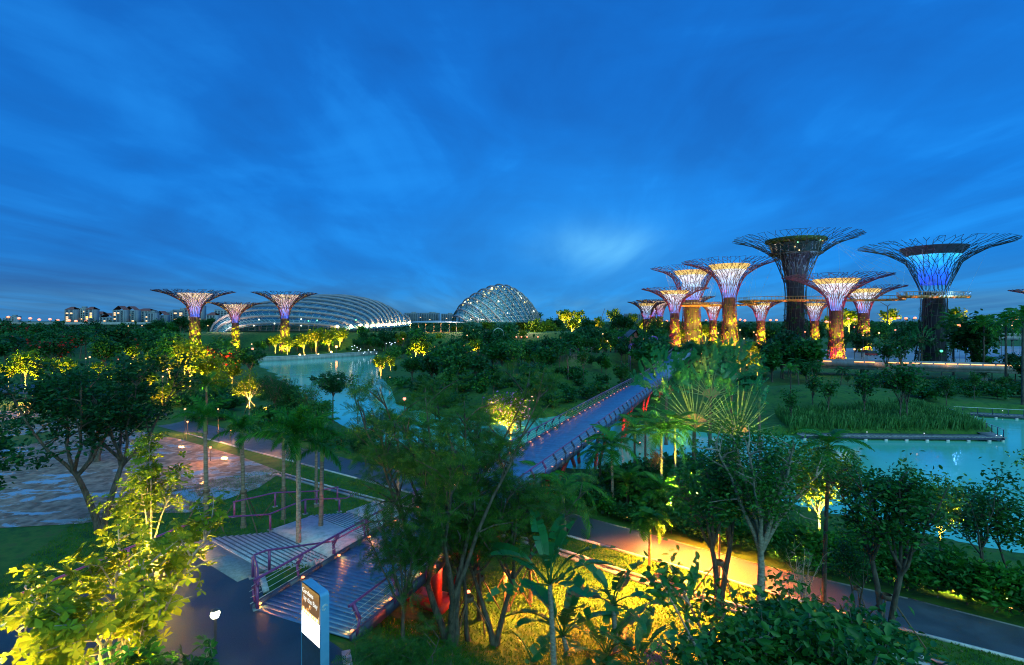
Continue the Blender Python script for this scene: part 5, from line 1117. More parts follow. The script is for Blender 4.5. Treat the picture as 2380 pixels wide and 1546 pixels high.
# big feathery pod tree in the middle foreground
PODM = noise_mat('dark_pod', [(.02, .018, .015), (.05, .04, .03)], 5, .6)
def pods(T, Dv, rs):
    L_ = []
    for k in range(46):
        c = T[rs.randint(len(T))]; a = rs.uniform(0, 6); s = np.linspace(0, 1, 6)[:, None]; bend = np.array([math.cos(a), math.sin(a), 0])*.14
        L_.append(MB().tube(c+np.array([0, 0, -.62])*s+bend*(np.sin(s*3)), [.012, .035, .045, .045, .03, .008], 5).mesh('seed_pod', PODM))
    return 'seed_pod', PODM, L_
FEA = tree_proto(6, 13.3, 3.9, 5.4, 4600, .56, LF['feather'], BARK, spread=.30, tmpl=PINN, limbs=16, subs=10, r0=.32, shape='flat', stems=3, droop=.15, extra=pods, twig=.8)
plant('feathery_tree', FEA, G(1050, 1550, -4), 'tall feathery-leaved tree with dark hanging pods in the middle foreground', rz=.6)
FE2 = tree_proto(7, 9.0, 3.2, 4.4, 1700, .60, LF['feather'], BARK, spread=.3, tmpl=PINN, limbs=11, subs=9, r0=.2, shape='flat', stems=2, droop=.15, extra=lambda T, D, r: ('seed_pod', PODM, pods(T, D, r)[2][:16]), twig=.8)
plant('feathery_tree', FE2, G(1150, 1500, -4), 'smaller feathery tree with pods just right of the tall feathery one', rz=2.6)
FE3 = tree_proto(8, 7.8, 3.0, 3.6, 1300, .60, LF['feather'], BARK, spread=.3, tmpl=PINN, limbs=9, subs=9, r0=.16, shape='flat', droop=.15, twig=.8)
plant('feathery_tree', FE3, (-3.3, 15.6, -1.4), 'low feathery boughs right of the lit totem at the bottom edge', rz=.9, sc=(.62, .62, .48))
plant('feathery_tree', FE3, (-4.3, 20.2, -1.6), 'thin feathery tree screening the right rail of the near deck', rz=4.2, sc=(.6, .6, .86))
# staked trunks on the orange lawn
YTR = tree_proto(9, 6.5, 3.6, 2.0, 700, .5, LF['feather'], BARK, spread=.25, tmpl=PINN, limbs=6, subs=6, r0=.13, shape='flat')
for k, (px, py, lb) in enumerate([(1115, 1440, 'staked young tree on the orange lawn just right of the red spotlights'), (1180, 1420, 'second staked young tree on the orange lawn right of the red spotlights'), (1232, 1400, 'staked young tree on the orange lawn nearest the path'), (1090, 1500, 'staked young tree beside the trunk of the tall feathery tree')]):
    t_ = plant('young_tree', YTR, G(px, py, -4), lb, sc=[1, .95, .9, 1.05][k], group='staked young trees on the orange lawn'); stake(t_, 2.2, 1.5, np.random.RandomState(k))
# palms on the left lawn
FOX = [frond_mesh(2.7, 40, .55, .55, .18, LF['palm'], True, .026, s_) for s_ in (1, 2)]
FEAT = [frond_mesh(2.8, 34, .75, .75, .35, LF['palm'], False, .040, s_) for s_ in (3, 4)]
ARC = [frond_mesh(3.9, 46, .85, 1.05, .55, LF['palm'], False, .034, s_) for s_ in (5, 6)]
XMAS = [frond_mesh(1.5, 26, .50, .95, .25, LF['palm'], False, .045, s_) for s_ in (7, 8)]
palm('ringed pale foxtail palm rising behind the bridge rail, biggest crown on the lawn', G(694, 1345, -3.5), 7.2, FOX, 11, (-.35, 1.25), .17, .13, PALE, 1.2, .1, 1, fscale=1.22)
palm('staked palm at the left of the lawn behind the stair railing', at(480, 1243), 7.8, FOX, 9, (-.3, 1.2), .20, .12, PALMB, 1.0, -.1, 2, True, fscale=.85)
palm('staked palm standing second from the left on the lawn', at(566, 1226), 6.6, FOX, 9, (-.4, 1.2), .19, .12, PALMB, .9, .1, 3, True, fscale=.85)
palm('staked palm in the middle of the lawn near the drain', at(659, 1206), 5.6, FOX, 8, (-.3, 1.2), .18, .11, PALMB, .9, 0, 4, True, fscale=.8)
palm('palm with orange lit trunk between the stairs and the bridge', G(745, 1292, -3.3), 6.2, FOX, 9, (-.4, 1.1), .17, .12, PALMB, .9, .1, 5, fscale=.85)
palm('slim palm beside the drain at the far end of the lawn', at(735, 1178), 5.8, FOX, 8, (-.3, 1.2), .16, .10, PALMB, .8, 0, 6, fscale=.8)
palm('slim palm with orange lit trunk by the bridge rail near the path', at(925, 1180), 6.2, FOX, 9, (-.35, 1.2), .15, .10, PALMB, .8, 0, 7, fscale=.85)
palm('leafy palm leaning over the bridge edge beyond the path', at(985, 1120), 4.4, FEAT, 11, (-.4, 1.1), .15, .11, PALMB, .7, 0, 8, fscale=.9)
palm('bushy dark palm at the lake end of the lamp lit path', at(480, 1010), 6.0, FOX, 10, (-.4, 1.2), .17, .12, BARK, .8, 0, 9, fscale=1.1)
palm('small lime palm beside the mud and the dark path', at(560, 1075), 3.0, FEAT, 10, (-.4, 1.1), .12, .10, PALMB, .6, 0, 10, fscale=.9)
# palms right of the bridge
palm('arching palm with long drooping fronds over the path right of the bridge', G(1312, 1235, -4), 1.9, ARC, 14, (-.55, .95), .16, .13, PALMB, .8, .2, 11)
palm('arching palm just behind the drooping one beside the bridge edge', G(1262, 1200, -4), 2.0, ARC, 12, (-.5, .95), .15, .12, PALMB, .8, -.1, 12, fscale=.85)
palm('dim feather palm with a slim trunk in front of the bridge edge', G(1424, 1190, -4), 4.7, FEAT, 13, (-.5, 1.1), .14, .10, PALMB, .8, .1, 13, fscale=1.0)
palm('bright lime palm lit from below in the palm grove', G(1537, 1185, -4), 5.5, FEAT, 14, (-.5, 1.2), .13, .09, PALE, .9, 0, 14, fscale=1.05)
palm('second lit palm with pale trunk right of the brightest palm', G(1570, 1160, -4), 5.5, FEAT, 13, (-.5, 1.2), .12, .09, PALE, .9, .2, 15, fscale=.95)
palm('dark palm at the back of the grove beside the lake', G(1475, 1125, -4), 4.4, FEAT, 12, (-.5, 1.1), .14, .1, BARK, .8, 0, 16)
palm('low dark palm between the grove trunks left of the lit palm', G(1458, 1185, -4), 1.6, FEAT, 12, (-.2, 1.2), .14, .12, BARK, .6, 0, 17, fscale=.9)
palm('low dark palm under the lit palms', G(1535, 1200, -4), 1.4, FEAT, 12, (-.2, 1.2), .14, .12, BARK, .6, 0, 18, fscale=.9)
palm('palm in front of the far struts of the bridge', G(1500, 1075, -4.2), 4.0, FEAT, 12, (-.5, 1.1), .14, .1, BARK, .8, 0, 19, fscale=.9)
palm('small bushy palm standing alone in the grass strip at the bright patch of path', G(1510, 1314, -4), 2.35, XMAS, 17, (-.75, 1.15), .10, .08, BARK, .6, 0, 20)
palm('slim palm rising from the shrubs in front of the right-hand lake', G(1915, 1402, -4), 8.0, FEAT, 12, (-.6, 1.0), .13, .09, BARK, .9, .35, 21, fscale=.85, rz=0)
palm('feather palm behind the white seed heads at the grove edge', G(1395, 1150, -4), 3.0, FEAT, 12, (-.5, 1.1), .13, .1, BARK, .7, 0, 22, fscale=.9)
# seed heads on the lit palm
b = MB(); rs = np.random.RandomState(3)
pq = G(1522, 1185, -4)+Vector((0, -.2, 4.4)); 
t_ = thing('palm_seed_cluster', 'orange lit cluster of palm fruit hanging on the brightest palm trunk', 'palm fruit', pq)
MB().leaves(rs.normal(0, .28, (420, 3))*[1, 1, 1.2], rs.normal(0, 1, (420, 3)), rs.normal(0, 1, (420, 3)), np.full(420, .13), *DIAM).build('fruit', LF['dry'], t_, off=(0, 0, 0)); MB().tube([(.25, .25, .4), (0, 0, .2), (0, 0, -.3)], .03, 4).build('stalk', BARK, t_, off=(0, 0, 0))
# fan palms
p = DP(1612, 985, 50); fan_palm('fan palm with spread pale stems and lit trunk right of the bridge end', (p.x, p.y, -4), p.z+4, 5.6, 25, -.1, 1, pet=.80)
p = DP(1712, 1010, 49); fan_palm('open pale green fan palm in front of the grassy bank', (p.x, p.y, -4), p.z+4, 5.2, 27, .1, 2, blade=False, pet=.95)
p = DP(1650, 920, 66); fan_palm('dark fan palm with big paddle leaves behind the two pale ones', (p.x, p.y, -4), p.z+4, 7.0, 19, .1, 3)
p = DP(1700, 880, 76); fan_palm('farthest fan palm of big dark leaves left of the bank', (p.x, p.y, -4), p.z+4, 6.4, 17, -.1, 4, petm='banana')
p = DP(1765, 960, 62); fan_palm('fan palm with bent grey paddles at the right of the pale fan', (p.x, p.y, -4), p.z+4, 5.2, 13, 1.0, 5)
p = DP(1548, 912, 66); fan_palm('fan palm overhanging the far end of the bridge', (p.x, p.y, -4), p.z+4, 6.6, 19, .2, 6, petm='banana', pet=.42)
p = DP(1680, 1075, 46); fan_palm('low fan palm between the dark tree and the lit palms', (p.x, p.y, -4), p.z+4, 3.0, 15, .3, 7, blade=False)
p = DP(2142, 795, 150); fan_palm('small fan palm before the foot of the blue funnelled tower', (p.x, p.y, -3.5), p.z+3.5, 5.5, 13, .2, 8)
# banana plants on the front lawn
banana('tall banana plant with torn blue-green leaves on a pale split trunk', G(1288, 1590, -4), 4.4, 10, 1, 2.7, .42, .35)
banana('dense banana clump with broad dark leaves right of the pale split trunk', G(1318, 1520, -4), .9, 12, 2, 2.6, .40, .45)
banana('banana plant on a brown stem in the yellow lit lawn', G(1432, 1515, -4), 2.4, 9, 3, 2.2, .32, .35)
banana('low banana leaves at the foot of the brown stemmed plant', G(1412, 1525, -4), .2, 11, 4, 2.2, .32, .4)
banana('open banana plant with drooping leaves by the drain near the twin trunks', G(1600, 1485, -4), 1.2, 8, 5, 2.2, .28, .5)
banana('banana leaves at the bottom edge below the brown stemmed plant', G(1480, 1560, -4), .2, 11, 6, 2.2, .34, .4)
banana('small pale banana shoot left of the pale split trunk', G(1240, 1540, -4), .1, 4, 7, 1.5, .17, .15)
banana('banana leaves lit yellow beside the strut of the bridge', G(1375, 1130, -4), .8, 7, 8, 1.6, .24, .3)
# right foreground trees
RT1 = tree_proto(11, 10.8, 4.2, 3.5, 6800, .19, LF['mid'], PALE, spread=.34, tmpl=LEAF2, limbs=14, subs=11, r0=.26, shape='vase')
plant('broadleaf_tree', RT1, G(1765, 1478, -4), 'pale barked branching tree with fine dark leaves right of the bright path', rz=.5)
RT2 = tree_proto(12, 9.0, 4.0, 2.7, 4600, .22, LF['mid'], BARK, spread=.32, tmpl=LEAF2, limbs=10, subs=9, r0=.25, shape='round', stems=2)
t_ = plant('broadleaf_tree', RT2, G(1672, 1432, -4), 'twin trunked dark tree staked beside the drain', rz=0); stake(t_, 2.9, 2.2, np.random.RandomState(2))
RT3 = tree_proto(13, 9.0, 4.4, 3.5, 5400, .23, LF['mid'], BARK, spread=.34, tmpl=LEAF2, limbs=12, subs=10, r0=.22, shape='round', stems=2)
t_ = plant('broadleaf_tree', RT3, G(2062, 1512, -4), 'dark leafy tree on two black trunks in front of the right-hand lake', rz=1.2); stake(t_, 2.6, 1.9, np.random.RandomState(5))
SP1 = tree_proto(14, 8.4, 3.0, 2.6, 1900, .22, LF['mid'], BARK, spread=.3, tmpl=LEAF2, limbs=9, subs=8, r0=.11, shape='tall', stems=2)
plant('slender_tree', SP1, G(2285, 1395, -4), 'thin open tree against the water near the right border', rz=.3)
plant('slender_tree', SP1, G(2358, 1400, -4), 'thin open tree with yellow leaves at the right border', rz=2.2, sc=1.05)
t_ = plant('slender_tree', SP1, G(1992, 1447, -4), 'short slim tree beside the path left of the two black trunks', rz=1.1, sc=.7); stake(t_, 2.6, 1.4, np.random.RandomState(6))
RT4 = tree_proto(15, 8.6, 4.0, 3.4, 6000, .27, LF['mid'], PALE, spread=.30, tmpl=LEAF2, limbs=12, subs=10, r0=.2, shape='flat')
plant('broadleaf_tree', RT4, (6.6, 13.2, -4), 'big leaved tree top at the bottom edge right of the banana plants', rz=.8)
plant('broadleaf_tree', RT4, (9.0, 14.2, -4), 'leafy tree top in the bottom right foreground', rz=3.1, sc=.92)
BARE = tree_proto(16, 6.5, 2.5, 1.8, 160, .14, LF['mid'], PALE, spread=.2, tmpl=LEAF2, limbs=8, subs=9, r0=.08, shape='vase')
plant('slender_tree', BARE, G(1868, 1500, -4), 'nearly bare pale twiggy tree above the bottom right bushes', rz=.3, sc=.8)
t_ = thing('flowering_plant', 'faded pink flower heads at the bottom edge among banana leaves', 'flowers', DP(1530, 1535, 15))
MB().leaves(rs.normal(0, .16, (240, 3)), rs.normal(0, 1, (240, 3)), rs.normal(0, 1, (240, 3)), np.full(240, .07), *DIAM).build('petals', leaf_mat('pink_petal', [(.4, .12, .16), (.5, .2, .24)]), t_, off=(0, 0, 0)); MB().tube([(0, 0, -1.5), (0, 0, 0)], .02, 4).build('stem', BARK, t_, off=(0, 0, 0))
# flowering tree beyond the bridge, lake trees
FLW = tree_proto(17, 6.6, 1.8, 3.2, 3600, .24, LF['lime'], BARK, spread=.3, tmpl=LEAF2, limbs=10, subs=9, r0=.14, shape='round', blossom=(LF['purple'], 500, .22))
plant('flowering_tree', FLW, G(1186, 1052, -4), 'yellow lit tree with purple blossom beside the bridge at the lake', rz=.2, sc=1.2)
UMB = tree_proto(18, 7.6, 4.6, 3.3, 3000, .34, LF['dark'], BARK, spread=.22, tmpl=LEAF2, limbs=10, subs=8, r0=.13, shape='flat')
plant('umbrella_tree', UMB, G(773, 985, -4.2), 'flat topped umbrella tree in front of the lake', rz=.3)
THIN = tree_proto(19, 7.6, 2.0, 2.6, 1500, .22, LF['mid'], BARK, spread=.3, tmpl=LEAF2, limbs=9, subs=8, r0=.08, shape='vase')
plant('slender_tree', THIN, G(722, 1000, -4), 'wispy tree just left of the umbrella tree at the lake', rz=.5)
plant('slender_tree', THIN, G(832, 985, -4.2), 'wispy bluish tree just right of the umbrella tree at the lake', rz=1.9, sc=1.1)
WEEP = tree_proto(20, 8.6, 3.0, 3.4, 4200, .30, LF['dark'], BARK, spread=.4, tmpl=([(-.07, 0, 0), (.07, 0, 0), (.05, 1, 0), (-.05, 1, 0)], [(0, 1, 2, 3)]), limbs=10, subs=10, r0=.15, shape='round', droop=2.2, sag=.5)
plant('weeping_tree', WEEP, G(640, 985, -4), 'dark weeping tree on the near shore of the lake', rz=.1)
plant('weeping_tree', WEEP, G(885, 1040, -4), 'weeping bush-like tree dipping to the lake behind the feathery tree', rz=2.0, sc=.62)
MIDA = tree_proto(21, 5.6, 1.4, 2.8, 3200, .30, LF['mid'], BARK, spread=.34, tmpl=LEAF2, limbs=9, subs=8, r0=.13, shape='round')
MIDB = tree_proto(22, 6.6, 1.8, 2.7, 2800, .32, LF['dark'], BARK, spread=.36, tmpl=LEAF2, limbs=9, subs=8, r0=.13, shape='tall')
plant('broadleaf_tree', MIDA, G(745, 1010, -4), 'round bush-like tree under the umbrella tree', rz=.6, sc=.9)
plant('broadleaf_tree', MIDB, G(668, 985, -4), 'dark tree left of the weeping tree on the lake shore', rz=2.6)
plant('broadleaf_tree', MIDA, G(850, 1085, -4), 'round green tree behind the boughs of the feathery tree', rz=.4, sc=.8)
LIT = tree_proto(23, 7.4, 2.6, 2.9, 2600, .26, LF['lime'], PALE, spread=.32, tmpl=LEAF2, limbs=10, subs=9, r0=.13, shape='round')
t_ = plant('broadleaf_tree', LIT, G(580, 965, -4), 'orange lit staked tree with pale trunk on the lake shore', rz=.4); stake(t_, 2.4, 1.9, np.random.RandomState(9))
YB = tree_proto(24, 5.6, 1.8, 2.5, 2600, .24, LF['lime'], BARK, spread=.3, tmpl=LEAF2, limbs=9, subs=8, r0=.11, shape='round')
plant('broadleaf_tree', YB, G(1902, 1262, -4.2), 'bright yellow lit tree on the lake shore left of the slim palm', rz=.2, sc=1.25)
plant('broadleaf_tree', YB, G(2185, 1290, -4.2), 'partly lit tree at the lake shore right of the two black trunks', rz=1.5, sc=.9)
# the hedge of shrubs along the far side of the path
SHR = [tree_proto(30+k, 1.7, .3, 1.15, 900, .26, LF['mid' if k != 1 else 'palm'], BARK, spread=.22, tmpl=LEAF2, limbs=8, subs=5, r0=.04, shape='round') for k in range(3)]
for k, px in enumerate(np.linspace(1560, 2420, 26)):
    py = np.interp(px, [1465, 1785, 2110, 2380, 2600], [1222, 1308, 1380, 1446, 1500])-8-18*(k % 2)
    lab = 'glossy shrub in the hedge between the path and the right-hand lake'
    if k == 8: lab = 'shrub lit yellow-green from inside, left of the two black trunks'
    if k == 20: lab = 'shrub lit bright yellow-green beside the lake at the right'
    plant('shrub', SHR[k % 3], G(px, py, -4), lab, 'shrub', sc=[1.15, 1.3, 1.0][k % 3]*rnd.uniform(.85, 1.15), group='shrubs along the far side of the path')
for k, (px, py) in enumerate([(1380, 1185), (1415, 1200), (1450, 1212), (1490, 1222), (1530, 1235), (1345, 1178)]): plant('shrub', SHR[k % 3], G(px, py, -4), 'dark shrub at the palm grove edge of the path', 'shrub', sc=.8, group='shrubs along the palm grove')
for k, (px, py) in enumerate([(1820, 1500), (1900, 1530), (1985, 1525), (1740, 1520)]): plant('shrub', SHR[k % 3], G(px, py, -4), 'low bush on the lawn at the bottom right corner', 'shrub', sc=.9, group='bushes at the bottom right')
# dense low planting between path and lake, left bank
for k, (px, py) in enumerate([(700, 1035), (745, 1045), (790, 1055), (840, 1060), (900, 1075), (955, 1085), (640, 1020), (1020, 1100), (1090, 1110), (1150, 1125)]): plant('shrub', SHR[k % 3], G(px, py-8, -4), 'dark shrub between the dark path and the lake', 'shrub', sc=1.1, group='shrubs between path and lake')
# ---------------------------------------------------------------- lamps among the planting
globe_lamp(DP(500, 1409, 18.6)*1.0-Vector((0, 0, 1.35)) if False else (DP(500, 1412, 18.6).x, 18.6, 0), 1.20, .17, 'glaring white-yellow lamp on a post at the plaza behind the corner leaves', emis('bright_globe', (1, .93, .6), 9), 0, (1, .72, .16), name='lamp_post', grp=None)
lamp('light', (-10.9, 18.4, 1.5), 5000, (1, .66, .07), .2, 'SPOT', (-12.2, 14.5, 4.2), 95); lamp('light', (-13.2, 12.4, .5), 9000, (1, .66, .07), .2, 'SPOT', (-12.4, 14.0, 4.0), 100); lamp('light', (-15.2, 16.8, .5), 11000, (1, .66, .07), .2, 'SPOT', (-13.2, 15.2, 4), 100); lamp('light', (-10.4, 12.2, .4), 1500, (1, .66, .07), .2, 'SPOT', (-10.2, 14.2, 4), 100)
t_ = globe_lamp(G(383, 1283, -.1), .42, .11, 'mushroom bollard lamp glowing on the grass at the corner of the plaza', WARM, 0, name='bollard_lamp', grp=None)
lamp('light', G(383, 1283, -.1)+Vector((-.2, -.45, .85)), 700, (1, .50, .05), .12); lamp('light', G(352, 1400, 0)+Vector((1.2, -1.6, .4)), 9000, (1, .66, .08), .15, 'SPOT', G(352, 1400, 0)+Vector((0, 0, 5)), 75)
p = G(578, 965, -4); spot_fixture(p+Vector((1.6, -1.6, .3)), p+Vector((0, 0, 5)), 12000, (1, .58, .10), 'orange ground spotlight below the pale trunked lake tree', 100, ORNG, r=.14)
globe_lamp(G(617, 975, -4), 1.6, .28, 'orange globe lamp glowing at the lake shore beside the staked tree', emis('orange_bright', (1, .5, .05), 4), 500, (1, .5, .08), grp=None)
# street lamp that throws the pool on the path
SLP = G(1672, 1352, -4); t_ = thing('lamp_post', 'lamp post in the twin trunked tree lighting the path orange', 'lamp post', SLP)
MB().tube([SLP, SLP+Vector((0, 0, 3.9))], .06, 6).build('pole', POLEM, t_); hd = G(1622, 1322, -4)+Vector((0, 0, 3.9)); MB().tube([SLP+Vector((0, 0, 3.85)), hd+Vector((0, 0, .08))], .035, 5).build('arm', POLEM, t_); MB().box(tuple(hd+Vector((0, 0, .06))), (.5, .26, .09)).build('lamp_head', POLEM, t_); MB().box(tuple(hd), (.4, .2, .03)).build('lens', emis('lamp_lens', (1, .6, .15), 4), t_)
lamp('light', hd+Vector((0, 0, -.12)), 60000, (1, .19, .012), .1, 'SPOT', hd+Vector((-.45, -.9, -4)), 142)
globe_lamp(G(1519, 1236, -4), 1.3, .14, 'bright yellow lamp in the shrubs behind the small bushy palm', emis('bright_yellow', (1, .88, .3), 6), 900, (1, .8, .2), grp=None)
for px, py, z0, pw_, cc, lb in [(1537, 1190, 2.0, 2400, (1, .85, .16), 'ground spotlight under the brightest palm'), (1590, 1175, 2.2, 1500, (1, .82, .2), 'ground spotlight right of the second lit palm'), (1424, 1190, 3, 420, (1, .25, .05), 'orange spotlight under the dim feather palm'),
                                (1186, 1056, 2.5, 3800, (1, .85, .15), 'spotlight under the purple blossomed tree'), (1385, 1120, 1.5, 700, (1, .7, .1), 'yellow spotlight in the plants by the bridge strut')]:
    p = G(px, py, -4)+Vector((.8, -2.0, .25)); spot_fixture(p, p+Vector((-.6, 1.7, z0*1.6)), pw_*3.5, cc, lb, 100, WARM, r=.06)
lamp('light', G(1186, 1052, -4)+Vector((-1.5, -4.2, 1.6)), 15000, (1, .74, .08), .3, 'SPOT', G(1186, 1052, -4)+Vector((0, 0, 4.5)), 110); lamp('light', G(1537, 1185, -4)+Vector((.6, -2.2, 2.4)), 6000, (1, .80, .07), .2, 'SPOT', G(1537, 1185, -4)+Vector((0, 0, 6.5)), 90); lamp('light', G(1570, 1160, -4)+Vector((.8, -2.2, 2.4)), 3800, (1, .80, .07), .2, 'SPOT', G(1570, 1160, -4)+Vector((0, 0, 6.5)), 90)
for px, py, pw_, lb in [(1906, 1266, 2200, 'spotlight under the bright yellow tree at the lake'), (2180, 1300, 900, 'spotlight under the partly lit lake tree'), (1833, 1290, 260, 'lamp hidden in the lit shrub left of the black trunks'), (2232, 1378, 420, 'lamp hidden in the lit shrub at the right'), (2310, 1405, 500, 'spotlight below the thin trees at the right border')]:
    p = G(px, py, -4)+(Vector((.3, -1.9, .5)) if pw_ < 450 else Vector((0, -1.0, .3))); spot_fixture(p, p+(Vector((-.2, 1.8, .8)) if pw_ < 450 else Vector((0, 1.2, 2.5))), pw_*(14 if pw_ < 450 else 9), (1, .76, .07), lb, 130, WARM, r=.07)
for px, py, zz_ in [(925, 1182, 1.2), (745, 1298, .9), (694, 1352, .8)]: lamp('light', G(px, py, -3.6)+Vector((.6, -.5, zz_)), 60, (1, .38, .08), .08)
for px, py, pw_ in [(520, 1032, 900), (200, 945, 1500), (60, 935, 2600), (640, 1052, 420), (420, 1010, 500), (-60, 960, 1500), (1075, 1150, 450), (470, 1078, 350)]:
    p = G(px, py, -4); globe_lamp(p+Vector((.4, .9, 0)), 1.5, .13, 'small orange lamp beside the winding path at the left' if px < 700 else 'small orange lamp where the path goes under the bridge', ORNG, 0, grp='lamps along the winding path')
    lamp('light', p+Vector((.2, -.2, 1.9)), pw_*1.1, (1, .33, .06), .3)
for px, py in [(1395, 1300), (1470, 1325), (1560, 1385), (1700, 1425)]: pass
for px, py, dx, dy, hz_, pw_, cc in ((1560, 1420, 1.0, 1.8, 3.4, 7500, (1, .29, .015)), (1300, 1400, 0, .4, 3.0, 7000, (1, .26, .02)), (1450, 1360, 0, .4, 3.2, 7500, (1, .27, .015))):
    q = G(px, py, -4)+Vector((dx, dy, hz_)); lamp('light', q, pw_, cc, .25, 'SPOT', q-Vector((0, .3, 3)), 140)
# ---------------------------------------------------------------- the wood: every tree an object
FT = {
 'round': [tree_proto(50+k, 8.5, 2.6, 4.0, 1500, .62, LF[['dark', 'mid', 'dark'][k]], BARK, spread=.55, limbs=8, subs=6, r0=.2, shape='round') for k in range(3)],
 'tall': [tree_proto(60+k, 9.5, 2.2, 3.2, 1300, .60, LF[['dark', 'mid'][k]], BARK, spread=.5, limbs=8, subs=6, r0=.2, shape='tall') for k in range(2)],
 'flat': [tree_proto(70+k, 8.5, 4.0, 4.2, 1200, .55, LF['dark'], BARK, spread=.4, limbs=8, subs=6, r0=.18, shape='flat') for k in range(2)],
 'open': [tree_proto(80+k, 9.0, 3.0, 3.0, 600, .45, LF['mid'], BARK, spread=.4, limbs=8, subs=7, r0=.14, shape='vase') for k in range(2)],
 'flame': [tree_proto(90, 7.6, 3.0, 4.2, 1200, .5, LF['dark'], BARK, spread=.4, limbs=8, subs=6, r0=.18, shape='flat', blossom=(LF['red'], 110, .55))],
 'lit': [tree_proto(94+k, 6.2, 1.8, 2.4, 900, .45, LF['lime'], PALE, spread=.38, limbs=8, subs=6, r0=.14, shape=['round', 'vase'][k]) for k in range(2)],
}
FRF = [frond_mesh(3.0, 16, .9, .85, .45, LF['dark'], False, .09, 40), frond_mesh(3.0, 16, .9, .6, .5, LF['palm'], False, .09, 41)]
def palm_proto(seed, h, nf, me):
    rs = np.random.RandomState(seed); tm, top = trunk_mesh(h, .2, .14, BARK, .4*rs.randn(), seed); b = MB()
    V = np.zeros(len(me.vertices)*3); me.vertices.foreach_get('co', V); V = V.reshape(-1, 3); Q = np.array([list(p.vertices) for p in me.polygons if len(p.vertices) == 4])
    for k in range(nf):
        m_ = np.array(Matrix.Translation(Vector(top)) @ Matrix.Rotation(k*2.4+rs.uniform(-.2, .2), 4, 'Z') @ Matrix.Rotation(-.35+1.45*(k+.5)/nf, 4, 'X')); b.add(V@m_[:3, :3].T+m_[:3, 3], Q)
    return {'trunk': tm, 'crown': b.mesh('crown', me.materials[0]), 'h': h+2}
FT['palm'] = [palm_proto(3+k, [6.5, 8.5, 4.5][k], 12, FRF[k % 2]) for k in range(3)]
LAND = [('the leftmost tree tower', 453, 800), ('the middle of the three left tree towers', 547, 800), ('the tree tower before the glass shell', 662, 805), ('the lit feet of the glass shell', 880, 765), ('the rounded glass dome', 1150, 755), ('the steep roofed hut', 1475, 795), ('the thick trunked tree tower', 1607, 790),
        ('the tallest tree tower', 1855, 800), ('the pink footed tree tower', 1947, 830), ('the red van', 2027, 822), ('the blue funnelled tree tower', 2176, 810), ('the orange lit road bridge', 2230, 865), ('the reed bed', 2080, 985), ('the far end of the footbridge', 1520, 860), ('the middle lake', 780, 870), ('the lamp lit mud path', 180, 930), ('the left skyline', 250, 750), ('the violet arch', 1335, 800), ('the right border', 2370, 850), ('the left border', 10, 850)]
KW = {'round': 'round-crowned dark tree', 'tall': 'tall oval-crowned tree', 'flat': 'spreading flat-crowned tree', 'open': 'open airy tree', 'flame': 'red flame blossom tree', 'lit': 'small yellow lit tree', 'palm': 'feather palm'}
NM = {'round': 'broadleaf_tree', 'tall': 'oval_tree', 'flat': 'spreading_tree', 'open': 'airy_tree', 'flame': 'flame_tree', 'lit': 'lit_tree', 'palm': 'palm_tree'}
def where(p):
    x, y = px_of(p); n, lx_, ly_ = min(LAND, key=lambda l: abs(l[1]-x)+1.6*abs(l[2]-y)); dx, dy = x-lx_, y-ly_
    far_ = abs(dx) > 75
    if abs(dx) > abs(dy)*1.3 and abs(dx) > 14: r = ('well ' if far_ else 'just ')+('right of ' if dx > 0 else 'left of ')
    elif dy > 0: r = 'in front of ' if dy < 40 else 'well in front of '
    else: r = 'behind ' if dy > -25 else 'far behind '
    return r+n
used = {}
def wood(kind, p, sc, k=None):
    lab = KW[kind]+' '+where(p); P = FT[kind]; q = P[rnd.randrange(len(P)) if k is None else k]
    return plant(NM[kind], q, p, lab, 'palm' if kind == 'palm' else 'tree', sc*np.array([1, 1, rnd.uniform(.9, 1.12)]), group=KW[kind]+'s in the wood')
LITS = [(442, 905, 1.5, 1.3), (480, 915, 1.25, 1.3), (410, 930, .7, 1), (366, 968, .62, 1.1), (385, 948, .6, .9), (310, 850, .7, .5), (225, 880, .7, .4), (60, 905, 1.15, 1), (105, 908, 1.1, 1.1), (20, 902, .8, .6), (268, 935, .6, .5), (430, 880, 1.1, .8), (330, 882, .9, .8), (300, 908, .8, .7), (505, 932, .8, .9), (540, 902, .9, .8), (252, 905, .8, .7), (150, 892, .9, .8), (395, 886, .9, .9), (345, 915, .7, .8),
        (706, 822, .75, 1.2), (735, 822, .6, .9), (765, 818, .8, 1), (790, 816, .9, .9), (802, 814, .8, .9), (640, 822, .7, 1), (668, 825, .6, .9), (885, 880, 1.0, .8), (908, 862, .6, .5), (966, 838, .7, .8), (985, 838, .75, .7), (1060, 800, .8, .8), (1020, 812, .7, .8), (1105, 835, .7, .7), (935, 815, .7, .7), (1330, 785, .8, .8), (1390, 778, .8, .8), (1405, 830, .7, .7), (1130, 785, .9, .6), (1217, 795, .95, 1), (1243, 806, 1.1, 1), (1268, 797, .95, 1), (1285, 800, .8, .9), (1215, 805, .6, .6),
        (1308, 764, 1.0, 1.2), (1322, 764, 1.0, 1.2), (1345, 763, 1.0, .9), (1425, 768, 1.0, .7), (1440, 772, .8, .8), (1470, 770, .8, .6), (1495, 778, .8, .8), (1580, 806, .7, .9), (1640, 800, .8, .6), (1720, 865, .8, .7), (1735, 860, .7, .8), (1760, 875, .8, .7), (1773, 850, .8, .7), (1745, 840, .7, .5), (1973, 778, 1.2, 1.6), (2066, 774, 1.1, 1.4), (2218, 774, 1.3, 1.7), (2288, 775, .9, .6), (1925, 778, .9, .7), (2355, 765, 1.0, .6), (1990, 772, 1.0, .8)]
taken = []
